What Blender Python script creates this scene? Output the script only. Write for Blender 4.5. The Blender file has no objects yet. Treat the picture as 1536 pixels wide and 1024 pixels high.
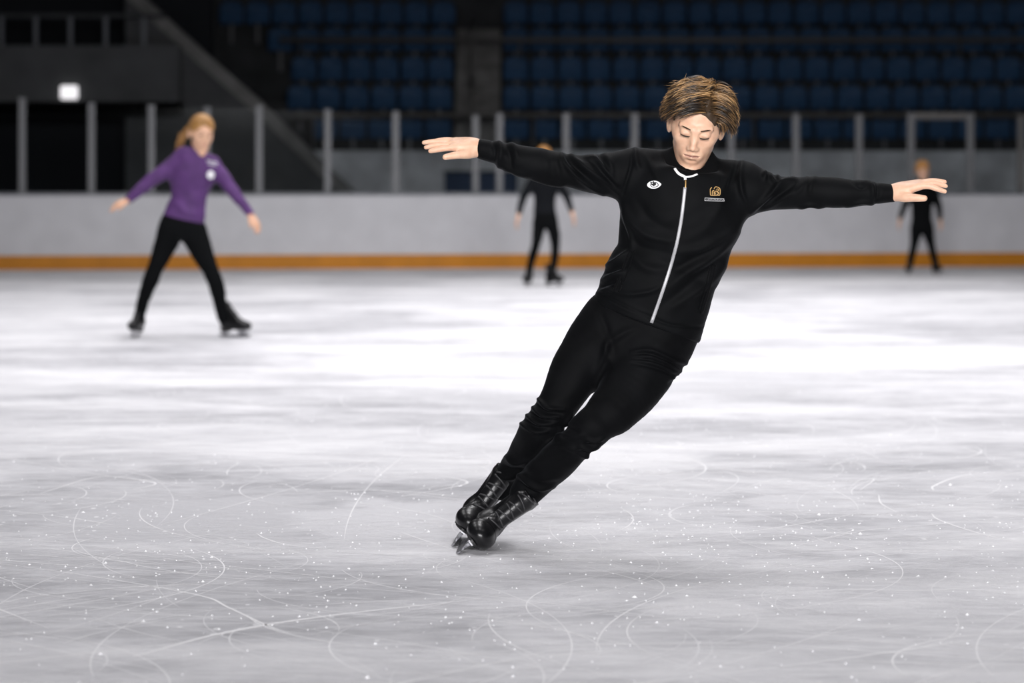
import bpy, math, random
import numpy as np
from mathutils import Vector, Matrix
from mathutils.bvhtree import BVHTree

random.seed(7)
rng = np.random.default_rng(11)
C = bpy.context.scene.collection
PI = math.pi
F32 = np.float32

# ------------------------------------------------------------------ camera
CAM_H, FPX, HZ = 1.244, 4266.67, 270.0
cam_d = bpy.data.cameras.new('camera')
cam = bpy.data.objects.new('camera', cam_d)
C.objects.link(cam)
cam.location = (0, 0, CAM_H)
cam.rotation_euler = (PI / 2, 0, 0)
cam_d.sensor_width = 36
cam_d.lens = 100
cam_d.shift_y = -(512 - HZ) / 1536
cam_d.clip_end = 300
cam_d.dof.use_dof = True
cam_d.dof.focus_distance = 9.45
cam_d.dof.aperture_fstop = 2.7
bpy.context.scene.camera = cam


def P(px, py, Y):
    """a point of the rink at distance Y (metres) from the camera"""
    return np.array([(px - 768) / FPX * Y, Y, CAM_H + (HZ - py) / FPX * Y])


def ground(px, py):
    Y = CAM_H * FPX / (py - HZ)
    return np.array([(px - 768) / FPX * Y, Y, 0.0])


# ------------------------------------------------------------------ materials
def nm(name):
    m = bpy.data.materials.new(name)
    m.use_nodes = True
    nt = m.node_tree
    return m, nt, nt.nodes['Principled BSDF']


def lin(c):
    return tuple(((v / 255) / 12.92 if v <= 10 else ((v / 255 + .055) / 1.055) ** 2.4) for v in c) + (1,)


def mat(name, col, rough=.5, metal=0, spec=.5, noise=0, nscale=30, bump=0, bscale=200, sheen=0, sheen_col=None, sss=0, coat=0):
    m, nt, b = nm(name)
    c = col if len(col) == 4 else tuple(col) + (1,)
    b.inputs['Base Color'].default_value = c
    b.inputs['Roughness'].default_value = rough
    b.inputs['Metallic'].default_value = metal
    b.inputs['Specular IOR Level'].default_value = spec
    if coat:
        b.inputs['Coat Weight'].default_value = coat
    if sheen:
        b.inputs['Sheen Weight'].default_value = sheen
        b.inputs['Sheen Roughness'].default_value = .3
        if sheen_col:
            b.inputs['Sheen Tint'].default_value = tuple(sheen_col) + (1,)
    if sss:
        b.inputs['Subsurface Weight'].default_value = sss
        b.inputs['Subsurface Radius'].default_value = (.012, .004, .002)
        b.inputs['Subsurface Scale'].default_value = 1
    if noise or bump:
        tc = nt.nodes.new('ShaderNodeTexCoord')
    if noise:
        n = nt.nodes.new('ShaderNodeTexNoise')
        n.inputs['Scale'].default_value = nscale
        n.inputs['Detail'].default_value = 4
        nt.links.new(tc.outputs['Object'], n.inputs['Vector'])
        r = nt.nodes.new('ShaderNodeValToRGB')
        r.color_ramp.elements[0].position = .3
        r.color_ramp.elements[1].position = .7
        r.color_ramp.elements[0].color = tuple(v * (1 - noise) for v in c[:3]) + (1,)
        r.color_ramp.elements[1].color = tuple(min(1, v * (1 + noise)) for v in c[:3]) + (1,)
        nt.links.new(n.outputs['Fac'], r.inputs['Fac'])
        nt.links.new(r.outputs['Color'], b.inputs['Base Color'])
    if bump:
        n2 = nt.nodes.new('ShaderNodeTexNoise')
        n2.inputs['Scale'].default_value = bscale
        n2.inputs['Detail'].default_value = 3
        nt.links.new(tc.outputs['Object'], n2.inputs['Vector'])
        bp = nt.nodes.new('ShaderNodeBump')
        bp.inputs['Strength'].default_value = bump
        bp.inputs['Distance'].default_value = .002
        nt.links.new(n2.outputs['Fac'], bp.inputs['Height'])
        nt.links.new(bp.outputs['Normal'], b.inputs['Normal'])
    return m


def skin_mat(name, col, lip):
    m, nt, b = nm(name)
    at = nt.nodes.new('ShaderNodeAttribute')
    at.attribute_name = 'lip'
    tc = nt.nodes.new('ShaderNodeTexCoord')
    n = nt.nodes.new('ShaderNodeTexNoise')
    n.inputs['Scale'].default_value = 45
    n.inputs['Detail'].default_value = 4
    nt.links.new(tc.outputs['Object'], n.inputs['Vector'])
    r = nt.nodes.new('ShaderNodeValToRGB')
    r.color_ramp.elements[0].position = .35
    r.color_ramp.elements[1].position = .65
    r.color_ramp.elements[0].color = (col[0] * .95, col[1] * .9, col[2] * .88, 1)
    r.color_ramp.elements[1].color = (min(1, col[0] * 1.04), col[1] * 1.05, col[2] * 1.05, 1)
    nt.links.new(n.outputs['Fac'], r.inputs['Fac'])
    mx = nt.nodes.new('ShaderNodeMix')
    mx.data_type = 'RGBA'
    mx.inputs['B'].default_value = tuple(lip) + (1,)
    nt.links.new(at.outputs['Fac'], mx.inputs['Factor'])
    nt.links.new(r.outputs['Color'], mx.inputs['A'])
    nt.links.new(mx.outputs['Result'], b.inputs['Base Color'])
    b.inputs['Roughness'].default_value = .48
    b.inputs['Specular IOR Level'].default_value = .45
    b.inputs['Subsurface Weight'].default_value = .12
    b.inputs['Subsurface Radius'].default_value = (.01, .004, .002)
    b.inputs['Subsurface Scale'].default_value = 1
    return m


def hair_mat(name, c0, c1, c2):
    m, nt, b = nm(name)
    at = nt.nodes.new('ShaderNodeAttribute')
    at.attribute_name = 'strand'
    r = nt.nodes.new('ShaderNodeValToRGB')
    e = r.color_ramp.elements
    e[0].position, e[0].color = 0, tuple(c0) + (1,)
    e[1].position, e[1].color = 1, tuple(c2) + (1,)
    k = e.new(.5)
    k.color = tuple(c1) + (1,)
    nt.links.new(at.outputs['Fac'], r.inputs['Fac'])
    nt.links.new(r.outputs['Color'], b.inputs['Base Color'])
    b.inputs['Roughness'].default_value = .38
    b.inputs['Specular IOR Level'].default_value = .55
    return m


M = {}
M['skin'] = skin_mat('skin', (.67, .425, .295), (.17, .05, .045))
M['skin_far'] = skin_mat('skin_pale', (.66, .40, .27), (.5, .2, .16))
M['hair_main'] = hair_mat('brown_hair', (.014, .009, .006), (.28, .155, .060), (.78, .50, .24))
M['hair_fair'] = hair_mat('fair_hair', (.25, .12, .035), (.42, .22, .07), (.55, .32, .13))
M['hair_ginger'] = hair_mat('ginger_hair', (.30, .13, .03), (.45, .21, .05), (.55, .30, .10))
M['brow'] = mat('eyebrow_hair', (.075, .042, .024), .6)
M['lash'] = mat('eyelash_hair', (.02, .013, .010), .6)
M['eye'] = mat('eye_white', (.7, .68, .66), .2)
M['jersey'] = mat('black_jersey_cloth', (0.0029, 0.0032, 0.0037), .64, spec=.06, noise=.25, nscale=12, bump=.25, bscale=900, sheen=.05, sheen_col=(.85, .9, 1))
M['rib'] = mat('black_ribbed_cloth', (0.0034, 0.0036, 0.0041), .8, spec=.05, bump=.3, bscale=700, sheen=.04)
M['pants'] = mat('black_trouser_cloth', (0.0027, 0.0029, 0.0034), .66, spec=.055, noise=.25, nscale=9, bump=.25, bscale=800, sheen=.03, sheen_col=(.85, .9, 1))
M['zip'] = mat('silver_zip_tape', (0.3214, 0.3214, 0.3318), .45, metal=.25)
M['pull'] = mat('brass_zip_slider', (.32, .2, .08), .35, metal=.9)
M['white'] = mat('white_embroidery', (.82, .82, .83), .7)
M['blackthread'] = mat('black_embroidery', (.006, .006, .007), .8)
M['gold'] = mat('gold_embroidery', (.48, .29, .10), .55)
M['silver_thread'] = mat('silver_embroidery', (.42, .42, .43), .6)
M['leather'] = mat('black_boot_leather', (0.0052, 0.0052, 0.0059), .30, spec=.32, noise=.2, nscale=40, bump=.15, bscale=120)
M['lace'] = mat('dark_boot_lace', (.022, .022, .024), .6)
M['sole'] = mat('black_boot_sole', (.012, .012, .013), .5)
M['steel'] = mat('skate_blade_steel', (.42, .42, .44), .38, metal=1)
M['purple'] = mat('purple_knit', (0.0744, 0.0224, 0.1240), .75, noise=.2, nscale=10, sheen=.08)
M['leggings'] = mat('black_leggings_cloth', (.004, .0045, .005), .8, spec=.05)
M['charcoal'] = mat('charcoal_jersey_cloth', (.009, .010, .012), .8, spec=.06)
M['boardwhite'] = mat('white_board_plastic', (0.7020, 0.7020, 0.7335), .42, spec=.35, noise=.05, nscale=3)
M['kick'] = mat('orange_kick_plastic', (0.6300, 0.2430, 0.0144), .5, spec=.3, noise=.08, nscale=4)
M['cap'] = mat('grey_cap_rail', (.16, .17, .19), .45)
M['alu'] = mat('grey_aluminium_post', (.22, .225, .235), .5, metal=.3, spec=.4)
M['concrete'] = mat('dark_concrete', (.74, .755, .78), .85, noise=.25, nscale=2.5)
M['tier'] = mat('shade_dark_terrace', (0.050, 0.053, 0.057), .9, noise=.3, nscale=2)  # shade under the seats put into the colour; ceiling and trims share it
M['tread'] = mat('grey_aisle_concrete', (0.2318, 0.2282, 0.2219), .9, noise=.25, nscale=3)
M['bulk'] = mat('painted_grey_wall', (0.0980, 0.1014, 0.1053), .85, noise=.15, nscale=2)
M['void'] = mat('passage_darkness', (0.012, 0.014, 0.018), .95)  # darkness of the unlit opening put into the colour
M['seat'] = mat('blue_seat_plastic', (0.0480, 0.1198, 0.2475), .5, spec=.35, noise=.12, nscale=2)
M['rail'] = mat('grey_rail_paint', (0.1680, 0.1628, 0.1575), .5)
M['banner'] = mat('navy_panel_paint', (0.0270, 0.0592, 0.1350), .6)

# lamp glass
m, nt, b = nm('lamp_glow')
b.inputs['Base Color'].default_value = (.9, .9, .9, 1)
b.inputs['Emission Color'].default_value = (1, .97, 1, 1)
b.inputs['Emission Strength'].default_value = 1.0
M['lamp'] = m

# clear glass: a thin sheet that lets most light through and mirrors a little
m = bpy.data.materials.new('clear_safety_glass')
m.use_nodes = True
nt = m.node_tree
nt.nodes.clear()
o_ = nt.nodes.new('ShaderNodeOutputMaterial')
tr = nt.nodes.new('ShaderNodeBsdfTransparent')
tr.inputs['Color'].default_value = (.93, .945, .95, 1)
gl = nt.nodes.new('ShaderNodeBsdfGlossy')
gl.inputs['Roughness'].default_value = .04
fr = nt.nodes.new('ShaderNodeFresnel')
fr.inputs['IOR'].default_value = 1.25
mx = nt.nodes.new('ShaderNodeMixShader')
nt.links.new(fr.outputs[0], mx.inputs[0])
nt.links.new(tr.outputs[0], mx.inputs[1])
nt.links.new(gl.outputs[0], mx.inputs[2])
nt.links.new(mx.outputs[0], o_.inputs['Surface'])
M['glass'] = m


def ice_material():
    m, nt, b = nm('skated_ice')
    N, L = nt.nodes, nt.links
    tc = N.new('ShaderNodeTexCoord')

    def math_(op, a, b_=None, clamp=False):
        n = N.new('ShaderNodeMath')
        n.operation = op
        n.use_clamp = clamp
        for i, v in enumerate((a, b_)):
            if v is None:
                continue
            if isinstance(v, (int, float)):
                n.inputs[i].default_value = v
            else:
                L.new(v, n.inputs[i])
        return n.outputs[0]

    def noise(scale, detail, rough, sx=1, sy=1, off=0, dist=0):
        mp = N.new('ShaderNodeMapping')
        mp.inputs['Scale'].default_value = (sx, sy, 1)
        mp.inputs['Location'].default_value = (off, off * .7, 0)
        L.new(tc.outputs['Object'], mp.inputs['Vector'])
        n = N.new('ShaderNodeTexNoise')
        n.inputs['Scale'].default_value = scale
        n.inputs['Detail'].default_value = detail
        n.inputs['Roughness'].default_value = rough
        n.inputs['Distortion'].default_value = dist
        L.new(mp.outputs[0], n.inputs['Vector'])
        return n.outputs['Fac']

    def remap(v, a, b_, c=0, d=1):
        n = N.new('ShaderNodeMapRange')
        n.interpolation_type = 'SMOOTHSTEP'
        L.new(v, n.inputs[0])
        for i, x in enumerate((a, b_, c, d)):
            n.inputs[i + 1].default_value = x
        return n.outputs[0]

    big = remap(noise(.62, 5, .62, .55, .9, 3.3, .5), .36, .64)
    mid = remap(noise(2.1, 5, .65, .5, .9, 9.1, .7), .33, .67)
    fine = remap(noise(12, 7, .75, .45, 1, 1.7), .34, .66)
    # small flecks of snow
    vo = N.new('ShaderNodeTexVoronoi')
    vo.inputs['Scale'].default_value = 17
    mp = N.new('ShaderNodeMapping')
    mp.inputs['Scale'].default_value = (1.15, .62, 1)
    L.new(tc.outputs['Object'], mp.inputs['Vector'])
    L.new(mp.outputs[0], vo.inputs['Vector'])
    sep = N.new('ShaderNodeSeparateColor')
    L.new(vo.outputs['Color'], sep.inputs[0])
    rad = math_('MULTIPLY', math_('POWER', sep.outputs[0], 3), .21)
    fl = math_('GREATER_THAN', rad, vo.outputs['Distance'])
    fl = math_('MULTIPLY', fl, remap(noise(.9, 3, .5, 1, 1, 5.5), .38, .6))
    # frosted circular patches, and one broad paler patch at mid ice
    patch = None
    sx = N.new('ShaderNodeSeparateXYZ')
    L.new(tc.outputs['Object'], sx.inputs[0])
    wob = math_('MULTIPLY', math_('SUBTRACT', noise(3.2, 5, .65, 1, 1, 2.2), .5), 1.3)
    for (px, py, r, s) in ((1050, 912, .22, .72), (770, 692, .55, .7), (935, 690, .5, .8), (1180, 752, .25, .55), (640, 780, .7, .55), (300, 780, .8, .4), (900, 560, 2.6, .35)):
        g = ground(px, py)
        dx = math_('SUBTRACT', sx.outputs[0], float(g[0]))
        dy = math_('MULTIPLY', math_('SUBTRACT', sx.outputs[1], float(g[1])), .75)
        d = math_('SQRT', math_('ADD', math_('MULTIPLY', dx, dx), math_('MULTIPLY', dy, dy)))
        d = math_('ADD', d, math_('MULTIPLY', wob, r))
        v = remap(d, r * .55, r * 1.15, s, 0)
        patch = v if patch is None else math_('MAXIMUM', patch, v)
    frost = math_('ADD', math_('MULTIPLY', big, .46), math_('MULTIPLY', mid, .30))
    frost = math_('ADD', frost, math_('MULTIPLY', fine, .24))
    frost = math_('MAXIMUM', frost, patch)
    frost = math_('MAXIMUM', frost, fl, True)
    rp = N.new('ShaderNodeValToRGB')
    e = rp.color_ramp.elements
    e[0].position, e[0].color = 0, (.36, .36, .385, 1)
    e[1].position, e[1].color = 1, (.86, .855, .875, 1)
    k = e.new(.5)
    k.color = (.655, .652, .68, 1)
    L.new(frost, rp.inputs['Fac'])
    L.new(rp.outputs['Color'], b.inputs['Base Color'])
    b.inputs['Specular IOR Level'].default_value = .22
    rr = math_('ADD', math_('MULTIPLY', frost, .25), .42)
    L.new(rr, b.inputs['Roughness'])
    bp = N.new('ShaderNodeBump')
    bp.inputs['Strength'].default_value = .25
    bp.inputs['Distance'].default_value = .01
    L.new(math_('ADD', fine, fl), bp.inputs['Height'])
    L.new(bp.outputs['Normal'], b.inputs['Normal'])
    return m


M['ice'] = ice_material()
M['frost'] = mat('frosted_scratch', (.90, .895, .91), .8, spec=.1)
M['frost_soft'] = mat('worn_scratch', (.82, .815, .835), .8, spec=.1)


# ------------------------------------------------------------------ object helpers
def tag(o, label=None, cat=None, group=None, kind=None):
    if label:
        o['label'] = label
    if cat:
        o['category'] = cat
    if group:
        o['group'] = group
    if kind:
        o['kind'] = kind
    return o


def empty(name, loc, label, cat, group=None):
    o = bpy.data.objects.new(name, None)
    o.empty_display_size = .1
    o.location = tuple(float(v) for v in loc)
    C.objects.link(o)
    return tag(o, label, cat, group)


def build(name, V, Fc, material, parent=None, origin=(0, 0, 0), smooth=True, attrs=None, loc=None):
    """V: (n,3) points, Fc: list/array of quads or mixed faces"""
    V = np.asarray(V, dtype=np.float64) - np.asarray(origin, dtype=np.float64)
    me = bpy.data.meshes.new(name)
    if isinstance(Fc, np.ndarray):
        n, q = Fc.shape
        me.vertices.add(len(V))
        me.vertices.foreach_set('co', V.astype(F32).ravel())
        me.loops.add(n * q)
        me.loops.foreach_set('vertex_index', Fc.astype(np.int32).ravel())
        me.polygons.add(n)
        me.polygons.foreach_set('loop_start', np.arange(0, n * q, q, dtype=np.int32))
        me.update(calc_edges=True)
        me.validate()
    else:
        me.from_pydata([tuple(v) for v in V], [], [tuple(f) for f in Fc])
    me.polygons.foreach_set('use_smooth', [smooth] * len(me.polygons))
    for m_ in (material if isinstance(material, (list, tuple)) else [material]):
        me.materials.append(m_)
    if attrs:
        for k, a in attrs.items():
            at = me.attributes.new(k, 'FLOAT', 'POINT')
            at.data.foreach_set('value', np.asarray(a, dtype=F32))
    me.update()
    o = bpy.data.objects.new(name, me)
    C.objects.link(o)
    if parent is not None:
        o.parent = parent
    if loc is not None:
        o.location = loc
    return o


class MB:
    """collects boxes, tubes and ribbons for one mesh"""
    def __init__(s):
        s.v, s.f = [], []
        s.mi = []

    def add(s, V, Fc, mi=0):
        o = len(s.v)
        s.v += [tuple(map(float, p)) for p in V]
        s.f += [tuple(int(i) + o for i in f) for f in Fc]
        s.mi += [mi] * len(Fc)

    def box(s, lo, hi, mi=0, R=None, c=None, bev=0):
        x0, y0, z0 = lo
        x1, y1, z1 = hi
        V = np.array([(x0, y0, z0), (x1, y0, z0), (x1, y1, z0), (x0, y1, z0), (x0, y0, z1), (x1, y0, z1), (x1, y1, z1), (x0, y1, z1)])
        if R is not None:
            V = V @ np.asarray(R).T
        if c is not None:
            V = V + np.asarray(c)
        s.add(V, [(0, 3, 2, 1), (4, 5, 6, 7), (0, 1, 5, 4), (1, 2, 6, 5), (2, 3, 7, 6), (3, 0, 4, 7)], mi)

    def tube(s, pts, rad, n=8, mi=0, flat=1, up=None):
        pts = [np.asarray(p, float) for p in pts]
        k = len(pts)
        rad = rad if hasattr(rad, '__len__') else [rad] * k
        V, Fc = [], []
        prev = None
        for i, p in enumerate(pts):
            t = pts[min(i + 1, k - 1)] - pts[max(i - 1, 0)]
            t = t / (np.linalg.norm(t) + 1e-12)
            if prev is None:
                a = np.array(up if up is not None else ((0, 0, 1) if abs(t[2]) < .9 else (1, 0, 0)), float)
            else:
                a = prev
            a = a - t * a.dot(t)
            a /= np.linalg.norm(a) + 1e-12
            prev = a
            b_ = np.cross(t, a)
            for j in range(n):
                w = 2 * PI * j / n
                V.append(p + rad[i] * (math.cos(w) * a * flat + math.sin(w) * b_))
        for i in range(k - 1):
            for j in range(n):
                a0, a1 = i * n + j, i * n + (j + 1) % n
                Fc.append((a0, a1, a1 + n, a0 + n))
        Fc.append(tuple(range(n - 1, -1, -1)))
        Fc.append(tuple(range((k - 1) * n, k * n)))
        s.add(V, Fc, mi)

    def ribbon(s, pts, nrm, width, thick, lift=0.0, mi=0):
        """flat strip with thickness following points on a surface"""
        pts = [np.asarray(p, float) for p in pts]
        k = len(pts)
        width = width if hasattr(width, '__len__') else [width] * k
        V, Fc = [], []
        for i, p in enumerate(pts):
            t = pts[min(i + 1, k - 1)] - pts[max(i - 1, 0)]
            t /= np.linalg.norm(t) + 1e-12
            n_ = np.asarray(nrm[i], float)
            n_ = n_ - t * n_.dot(t)
            n_ /= np.linalg.norm(n_) + 1e-12
            b_ = np.cross(t, n_)
            w = width[i] / 2
            V += [p + b_ * w + n_ * (lift - thick), p + b_ * w + n_ * (lift + thick * .6), p + b_ * w * .6 + n_ * (lift + thick),
                  p - b_ * w * .6 + n_ * (lift + thick), p - b_ * w + n_ * (lift + thick * .6), p - b_ * w + n_ * (lift - thick)]
        for i in range(k - 1):
            for j in range(6):
                a0, a1 = i * 6 + j, i * 6 + (j + 1) % 6
                Fc.append((a0, a0 + 6, a1 + 6, a1))
        Fc.append((0, 1, 2, 3, 4, 5))
        Fc.append(tuple(range((k - 1) * 6 + 5, (k - 1) * 6 - 1, -1)))
        s.add(V, Fc, mi)

    def build(s, name, material, parent=None, origin=(0, 0, 0), smooth=False, loc=None, bevel=0, segs=2):
        o = build(name, s.v, s.f, material, parent, origin, smooth, loc=loc)
        if isinstance(material, (list, tuple)) and len(material) > 1:
            o.data.polygons.foreach_set('material_index', s.mi)
        if bevel:
            md = o.modifiers.new('soft_edges', 'BEVEL')
            md.width = bevel
            md.segments = segs
            md.limit_method = 'ANGLE'
        return o


# ------------------------------------------------------------------ implicit surfaces
class Field:
    def __init__(s, xs, ys, zs):
        s.ax = [np.asarray(a, dtype=F32) for a in (xs, ys, zs)]
        s.D = np.full((len(xs), len(ys), len(zs)), .5, dtype=F32)

    @staticmethod
    def uniform(lo, hi, h):
        return Field(*[np.arange(a, b + h, h) for a, b in zip(lo, hi)])

    def block(s, lo, hi):
        sl = []
        for a, l, h in zip(s.ax, lo, hi):
            i = max(0, int(np.searchsorted(a, l)) - 1)
            j = min(len(a), int(np.searchsorted(a, h)) + 1)
            if j <= i:
                return None
            sl.append(slice(i, j))
        return tuple(sl)

    def pts(s, sl):
        return s.ax[0][sl[0]][:, None, None], s.ax[1][sl[1]][None, :, None], s.ax[2][sl[2]][None, None, :]

    def union(s, sl, d, k):
        D = s.D[sl]
        if k > 0:
            h = np.maximum(k - np.abs(D - d), 0) / k
            s.D[sl] = np.minimum(D, d) - h * h * k * F32(.25)
        else:
            s.D[sl] = np.minimum(D, d)

    def cut(s, sl, d, k):
        D = s.D[sl]
        d = -d
        if k > 0:
            h = np.maximum(k - np.abs(D - d), 0) / k
            s.D[sl] = np.maximum(D, d) + h * h * k * F32(.25)
        else:
            s.D[sl] = np.maximum(D, d)

    def limb(s, secs, k=.02, cutting=False, flat=''):
        """secs: list of (centre, half width, half depth along Y)"""
        c = np.array([q[0] for q in secs])
        r = max(max(q[1], q[2]) for q in secs)
        mg = r + .07
        sl = s.block(c.min(0) - mg, c.max(0) + mg)
        if sl is None:
            return
        X, Y, Z = s.pts(sl)
        d = None
        shp = tuple(q.stop - q.start for q in sl)
        full = np.full(shp, .5, dtype=F32)
        for (a, wa, da), (b, wb, db) in zip(secs[:-1], secs[1:]):
            a, b = np.asarray(a, float), np.asarray(b, float)
            m2 = max(wa, wb, da, db) + .06
            s2 = s.block(np.minimum(a, b) - m2, np.maximum(a, b) + m2)
            if s2 is None:
                continue
            X, Y, Z = s.pts(s2)
            rho = (wa + wb) / (da + db)
            ba = (b - a) * np.array([1, rho, 1])
            L2 = float(ba.dot(ba)) + 1e-12
            x, y, z = X - F32(a[0]), (Y - F32(a[1])) * F32(rho), Z - F32(a[2])
            t = np.clip((x * F32(ba[0]) + y * F32(ba[1]) + z * F32(ba[2])) / F32(L2), 0, 1)
            dd = np.sqrt((x - t * F32(ba[0])) ** 2 + (y - t * F32(ba[1])) ** 2 + (z - t * F32(ba[2])) ** 2) - (F32(wa) + t * F32(wb - wa))
            dd = dd * F32(min(1, 1 / rho))
            loc = tuple(slice(q.start - p.start, q.stop - p.start) for q, p in zip(s2, sl))
            full[loc] = np.minimum(full[loc], dd)
        for i, (p, n) in enumerate(getattr(secs, 'ends', ())):
            if 'se'[i] in flat:
                X, Y, Z = s.pts(sl)
                full = smax(full, (X - F32(p[0])) * F32(n[0]) + (Y - F32(p[1])) * F32(n[1]) + (Z - F32(p[2])) * F32(n[2]), .03)
        (s.cut if cutting else s.union)(sl, full, k)

    def mesh(s):
        D = s.D
        xs, ys, zs = s.ax
        nx, ny, nz = D.shape
        S = D < 0
        cnt = np.zeros((nx - 1, ny - 1, nz - 1), dtype=np.int8)
        for i in (0, 1):
            for j in (0, 1):
                for k in (0, 1):
                    cnt += S[i:nx - 1 + i, j:ny - 1 + j, k:nz - 1 + k]
        act = (cnt > 0) & (cnt < 8)
        I, J, K = np.nonzero(act)
        idx = np.full(act.shape, -1, dtype=np.int32)
        idx[I, J, K] = np.arange(len(I), dtype=np.int32)
        acc = np.zeros((len(I), 3), dtype=np.float64)
        num = np.zeros(len(I))
        cor = [(i, j, k) for i in (0, 1) for j in (0, 1) for k in (0, 1)]
        for a in cor:
            for ax in range(3):
                if a[ax]:
                    continue
                b = list(a)
                b[ax] = 1
                da = D[I + a[0], J + a[1], K + a[2]]
                db = D[I + b[0], J + b[1], K + b[2]]
                cr = (da < 0) != (db < 0)
                t = np.where(cr, da / np.where(cr, da - db, 1), 0)
                p = np.stack([xs[I + a[0]], ys[J + a[1]], zs[K + a[2]]], 1).astype(np.float64)
                q = np.stack([xs[I + b[0]], ys[J + b[1]], zs[K + b[2]]], 1)
                acc += np.where(cr[:, None], p + (q - p) * t[:, None], 0)
                num += cr
        V = acc / num[:, None]
        Q = []
        e = S[:-1, 1:-1, 1:-1] != S[1:, 1:-1, 1:-1]
        i, j, k = np.nonzero(e)
        j += 1
        k += 1
        q = np.stack([idx[i, j - 1, k - 1], idx[i, j, k - 1], idx[i, j, k], idx[i, j - 1, k]], 1)
        fl = ~S[i, j, k]
        q[fl] = q[fl][:, ::-1]
        Q.append(q)
        e = S[1:-1, :-1, 1:-1] != S[1:-1, 1:, 1:-1]
        i, j, k = np.nonzero(e)
        i += 1
        k += 1
        q = np.stack([idx[i - 1, j, k - 1], idx[i - 1, j, k], idx[i, j, k], idx[i, j, k - 1]], 1)
        fl = ~S[i, j, k]
        q[fl] = q[fl][:, ::-1]
        Q.append(q)
        e = S[1:-1, 1:-1, :-1] != S[1:-1, 1:-1, 1:]
        i, j, k = np.nonzero(e)
        i += 1
        j += 1
        q = np.stack([idx[i - 1, j - 1, k], idx[i, j - 1, k], idx[i, j, k], idx[i - 1, j, k]], 1)
        fl = ~S[i, j, k]
        q[fl] = q[fl][:, ::-1]
        Q.append(q)
        Q = np.concatenate(Q)
        return V, Q


def relax(V, Q, it=2, lam=.5):
    e = np.concatenate([Q[:, [0, 1]], Q[:, [1, 2]], Q[:, [2, 3]], Q[:, [3, 0]]])
    n = len(V)
    cnt = np.bincount(e[:, 0], minlength=n) + np.bincount(e[:, 1], minlength=n)
    for _ in range(it):
        A = np.stack([np.bincount(e[:, 0], V[e[:, 1], c], n) + np.bincount(e[:, 1], V[e[:, 0], c], n) for c in range(3)], 1)
        V = V + lam * (A / np.maximum(cnt, 1)[:, None] - V)
    return V


def normals(V, Q):
    fn = np.cross(V[Q[:, 2]] - V[Q[:, 0]], V[Q[:, 3]] - V[Q[:, 1]])
    n = len(V)
    N = np.zeros((n, 3))
    for c in range(3):
        for j in range(4):
            N[:, c] += np.bincount(Q[:, j], fn[:, c], n)
    return N / (np.linalg.norm(N, axis=1)[:, None] + 1e-12)


def folds(V, Q, lines, soft=0.0):
    """raise or sink creases of the cloth that run along the given lines (line, height, width)"""
    N = normals(V, Q)
    s = FPX / V[:, 1]
    pxy = np.stack([768 + V[:, 0] * s, HZ - (V[:, 2] - CAM_H) * s], 1)
    face = np.clip((-N[:, 1] + .25) / .4, 0, 1)
    H = np.zeros(len(V))
    for pts, amp, wid in lines:
        pts = catmull(np.array(pts, float), 5)
        best = np.full(len(V), 1e9)
        tt = np.zeros(len(V))
        m_ = len(pts) - 1
        for i in range(m_):
            a, b = pts[i], pts[i + 1]
            ba = b - a
            t = np.clip(((pxy - a) @ ba) / (ba @ ba + 1e-9), 0, 1)
            dd = np.linalg.norm(pxy - a - t[:, None] * ba, axis=1)
            u = dd < best
            best[u] = dd[u]
            tt[u] = (i + t[u]) / m_
        env = np.sin(np.clip(tt, 0, 1) * PI * .84 + .25) ** .7
        H += 2.1 * amp * np.exp(-(best / wid) ** 2) * env
    V = V + N * (H * face)[:, None]
    if soft:
        x, y, z = V.T
        h = (np.sin(31 * x + 17 * z + 3 * np.sin(13 * y + 9 * z)) * np.sin(27 * z - 11 * x + 2 * np.sin(19 * x)) + .6 * np.sin(61 * x - 47 * z + 23 * y + 2 * np.sin(31 * z)))
        V = V + N * (soft * h)[:, None]
    return V


def catmull(p, m):
    p = np.asarray(p, float)
    if len(p) < 3:
        t = np.linspace(0, 1, m + 1)[:, None]
        return p[0] + (p[-1] - p[0]) * t
    q = np.vstack([2 * p[0] - p[1], p, 2 * p[-1] - p[-2]])
    out = []
    for i in range(1, len(q) - 2):
        for t in np.arange(m) / m:
            a, b, c, d = q[i - 1], q[i], q[i + 1], q[i + 2]
            out.append(.5 * (2 * b + (c - a) * t + (2 * a - 5 * b + 4 * c - d) * t * t + (3 * b - a - 3 * c + d) * t ** 3))
    out.append(q[-2])
    return np.array(out)


def resample(p, n):
    p = np.asarray(p, float)
    d = np.concatenate([[0], np.cumsum(np.linalg.norm(np.diff(p, axis=0), axis=1))])
    t = np.linspace(0, d[-1], n)
    return np.stack([np.interp(t, d, p[:, c]) for c in range(p.shape[1])], 1)


class Secs(list):
    ends = ()


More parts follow.
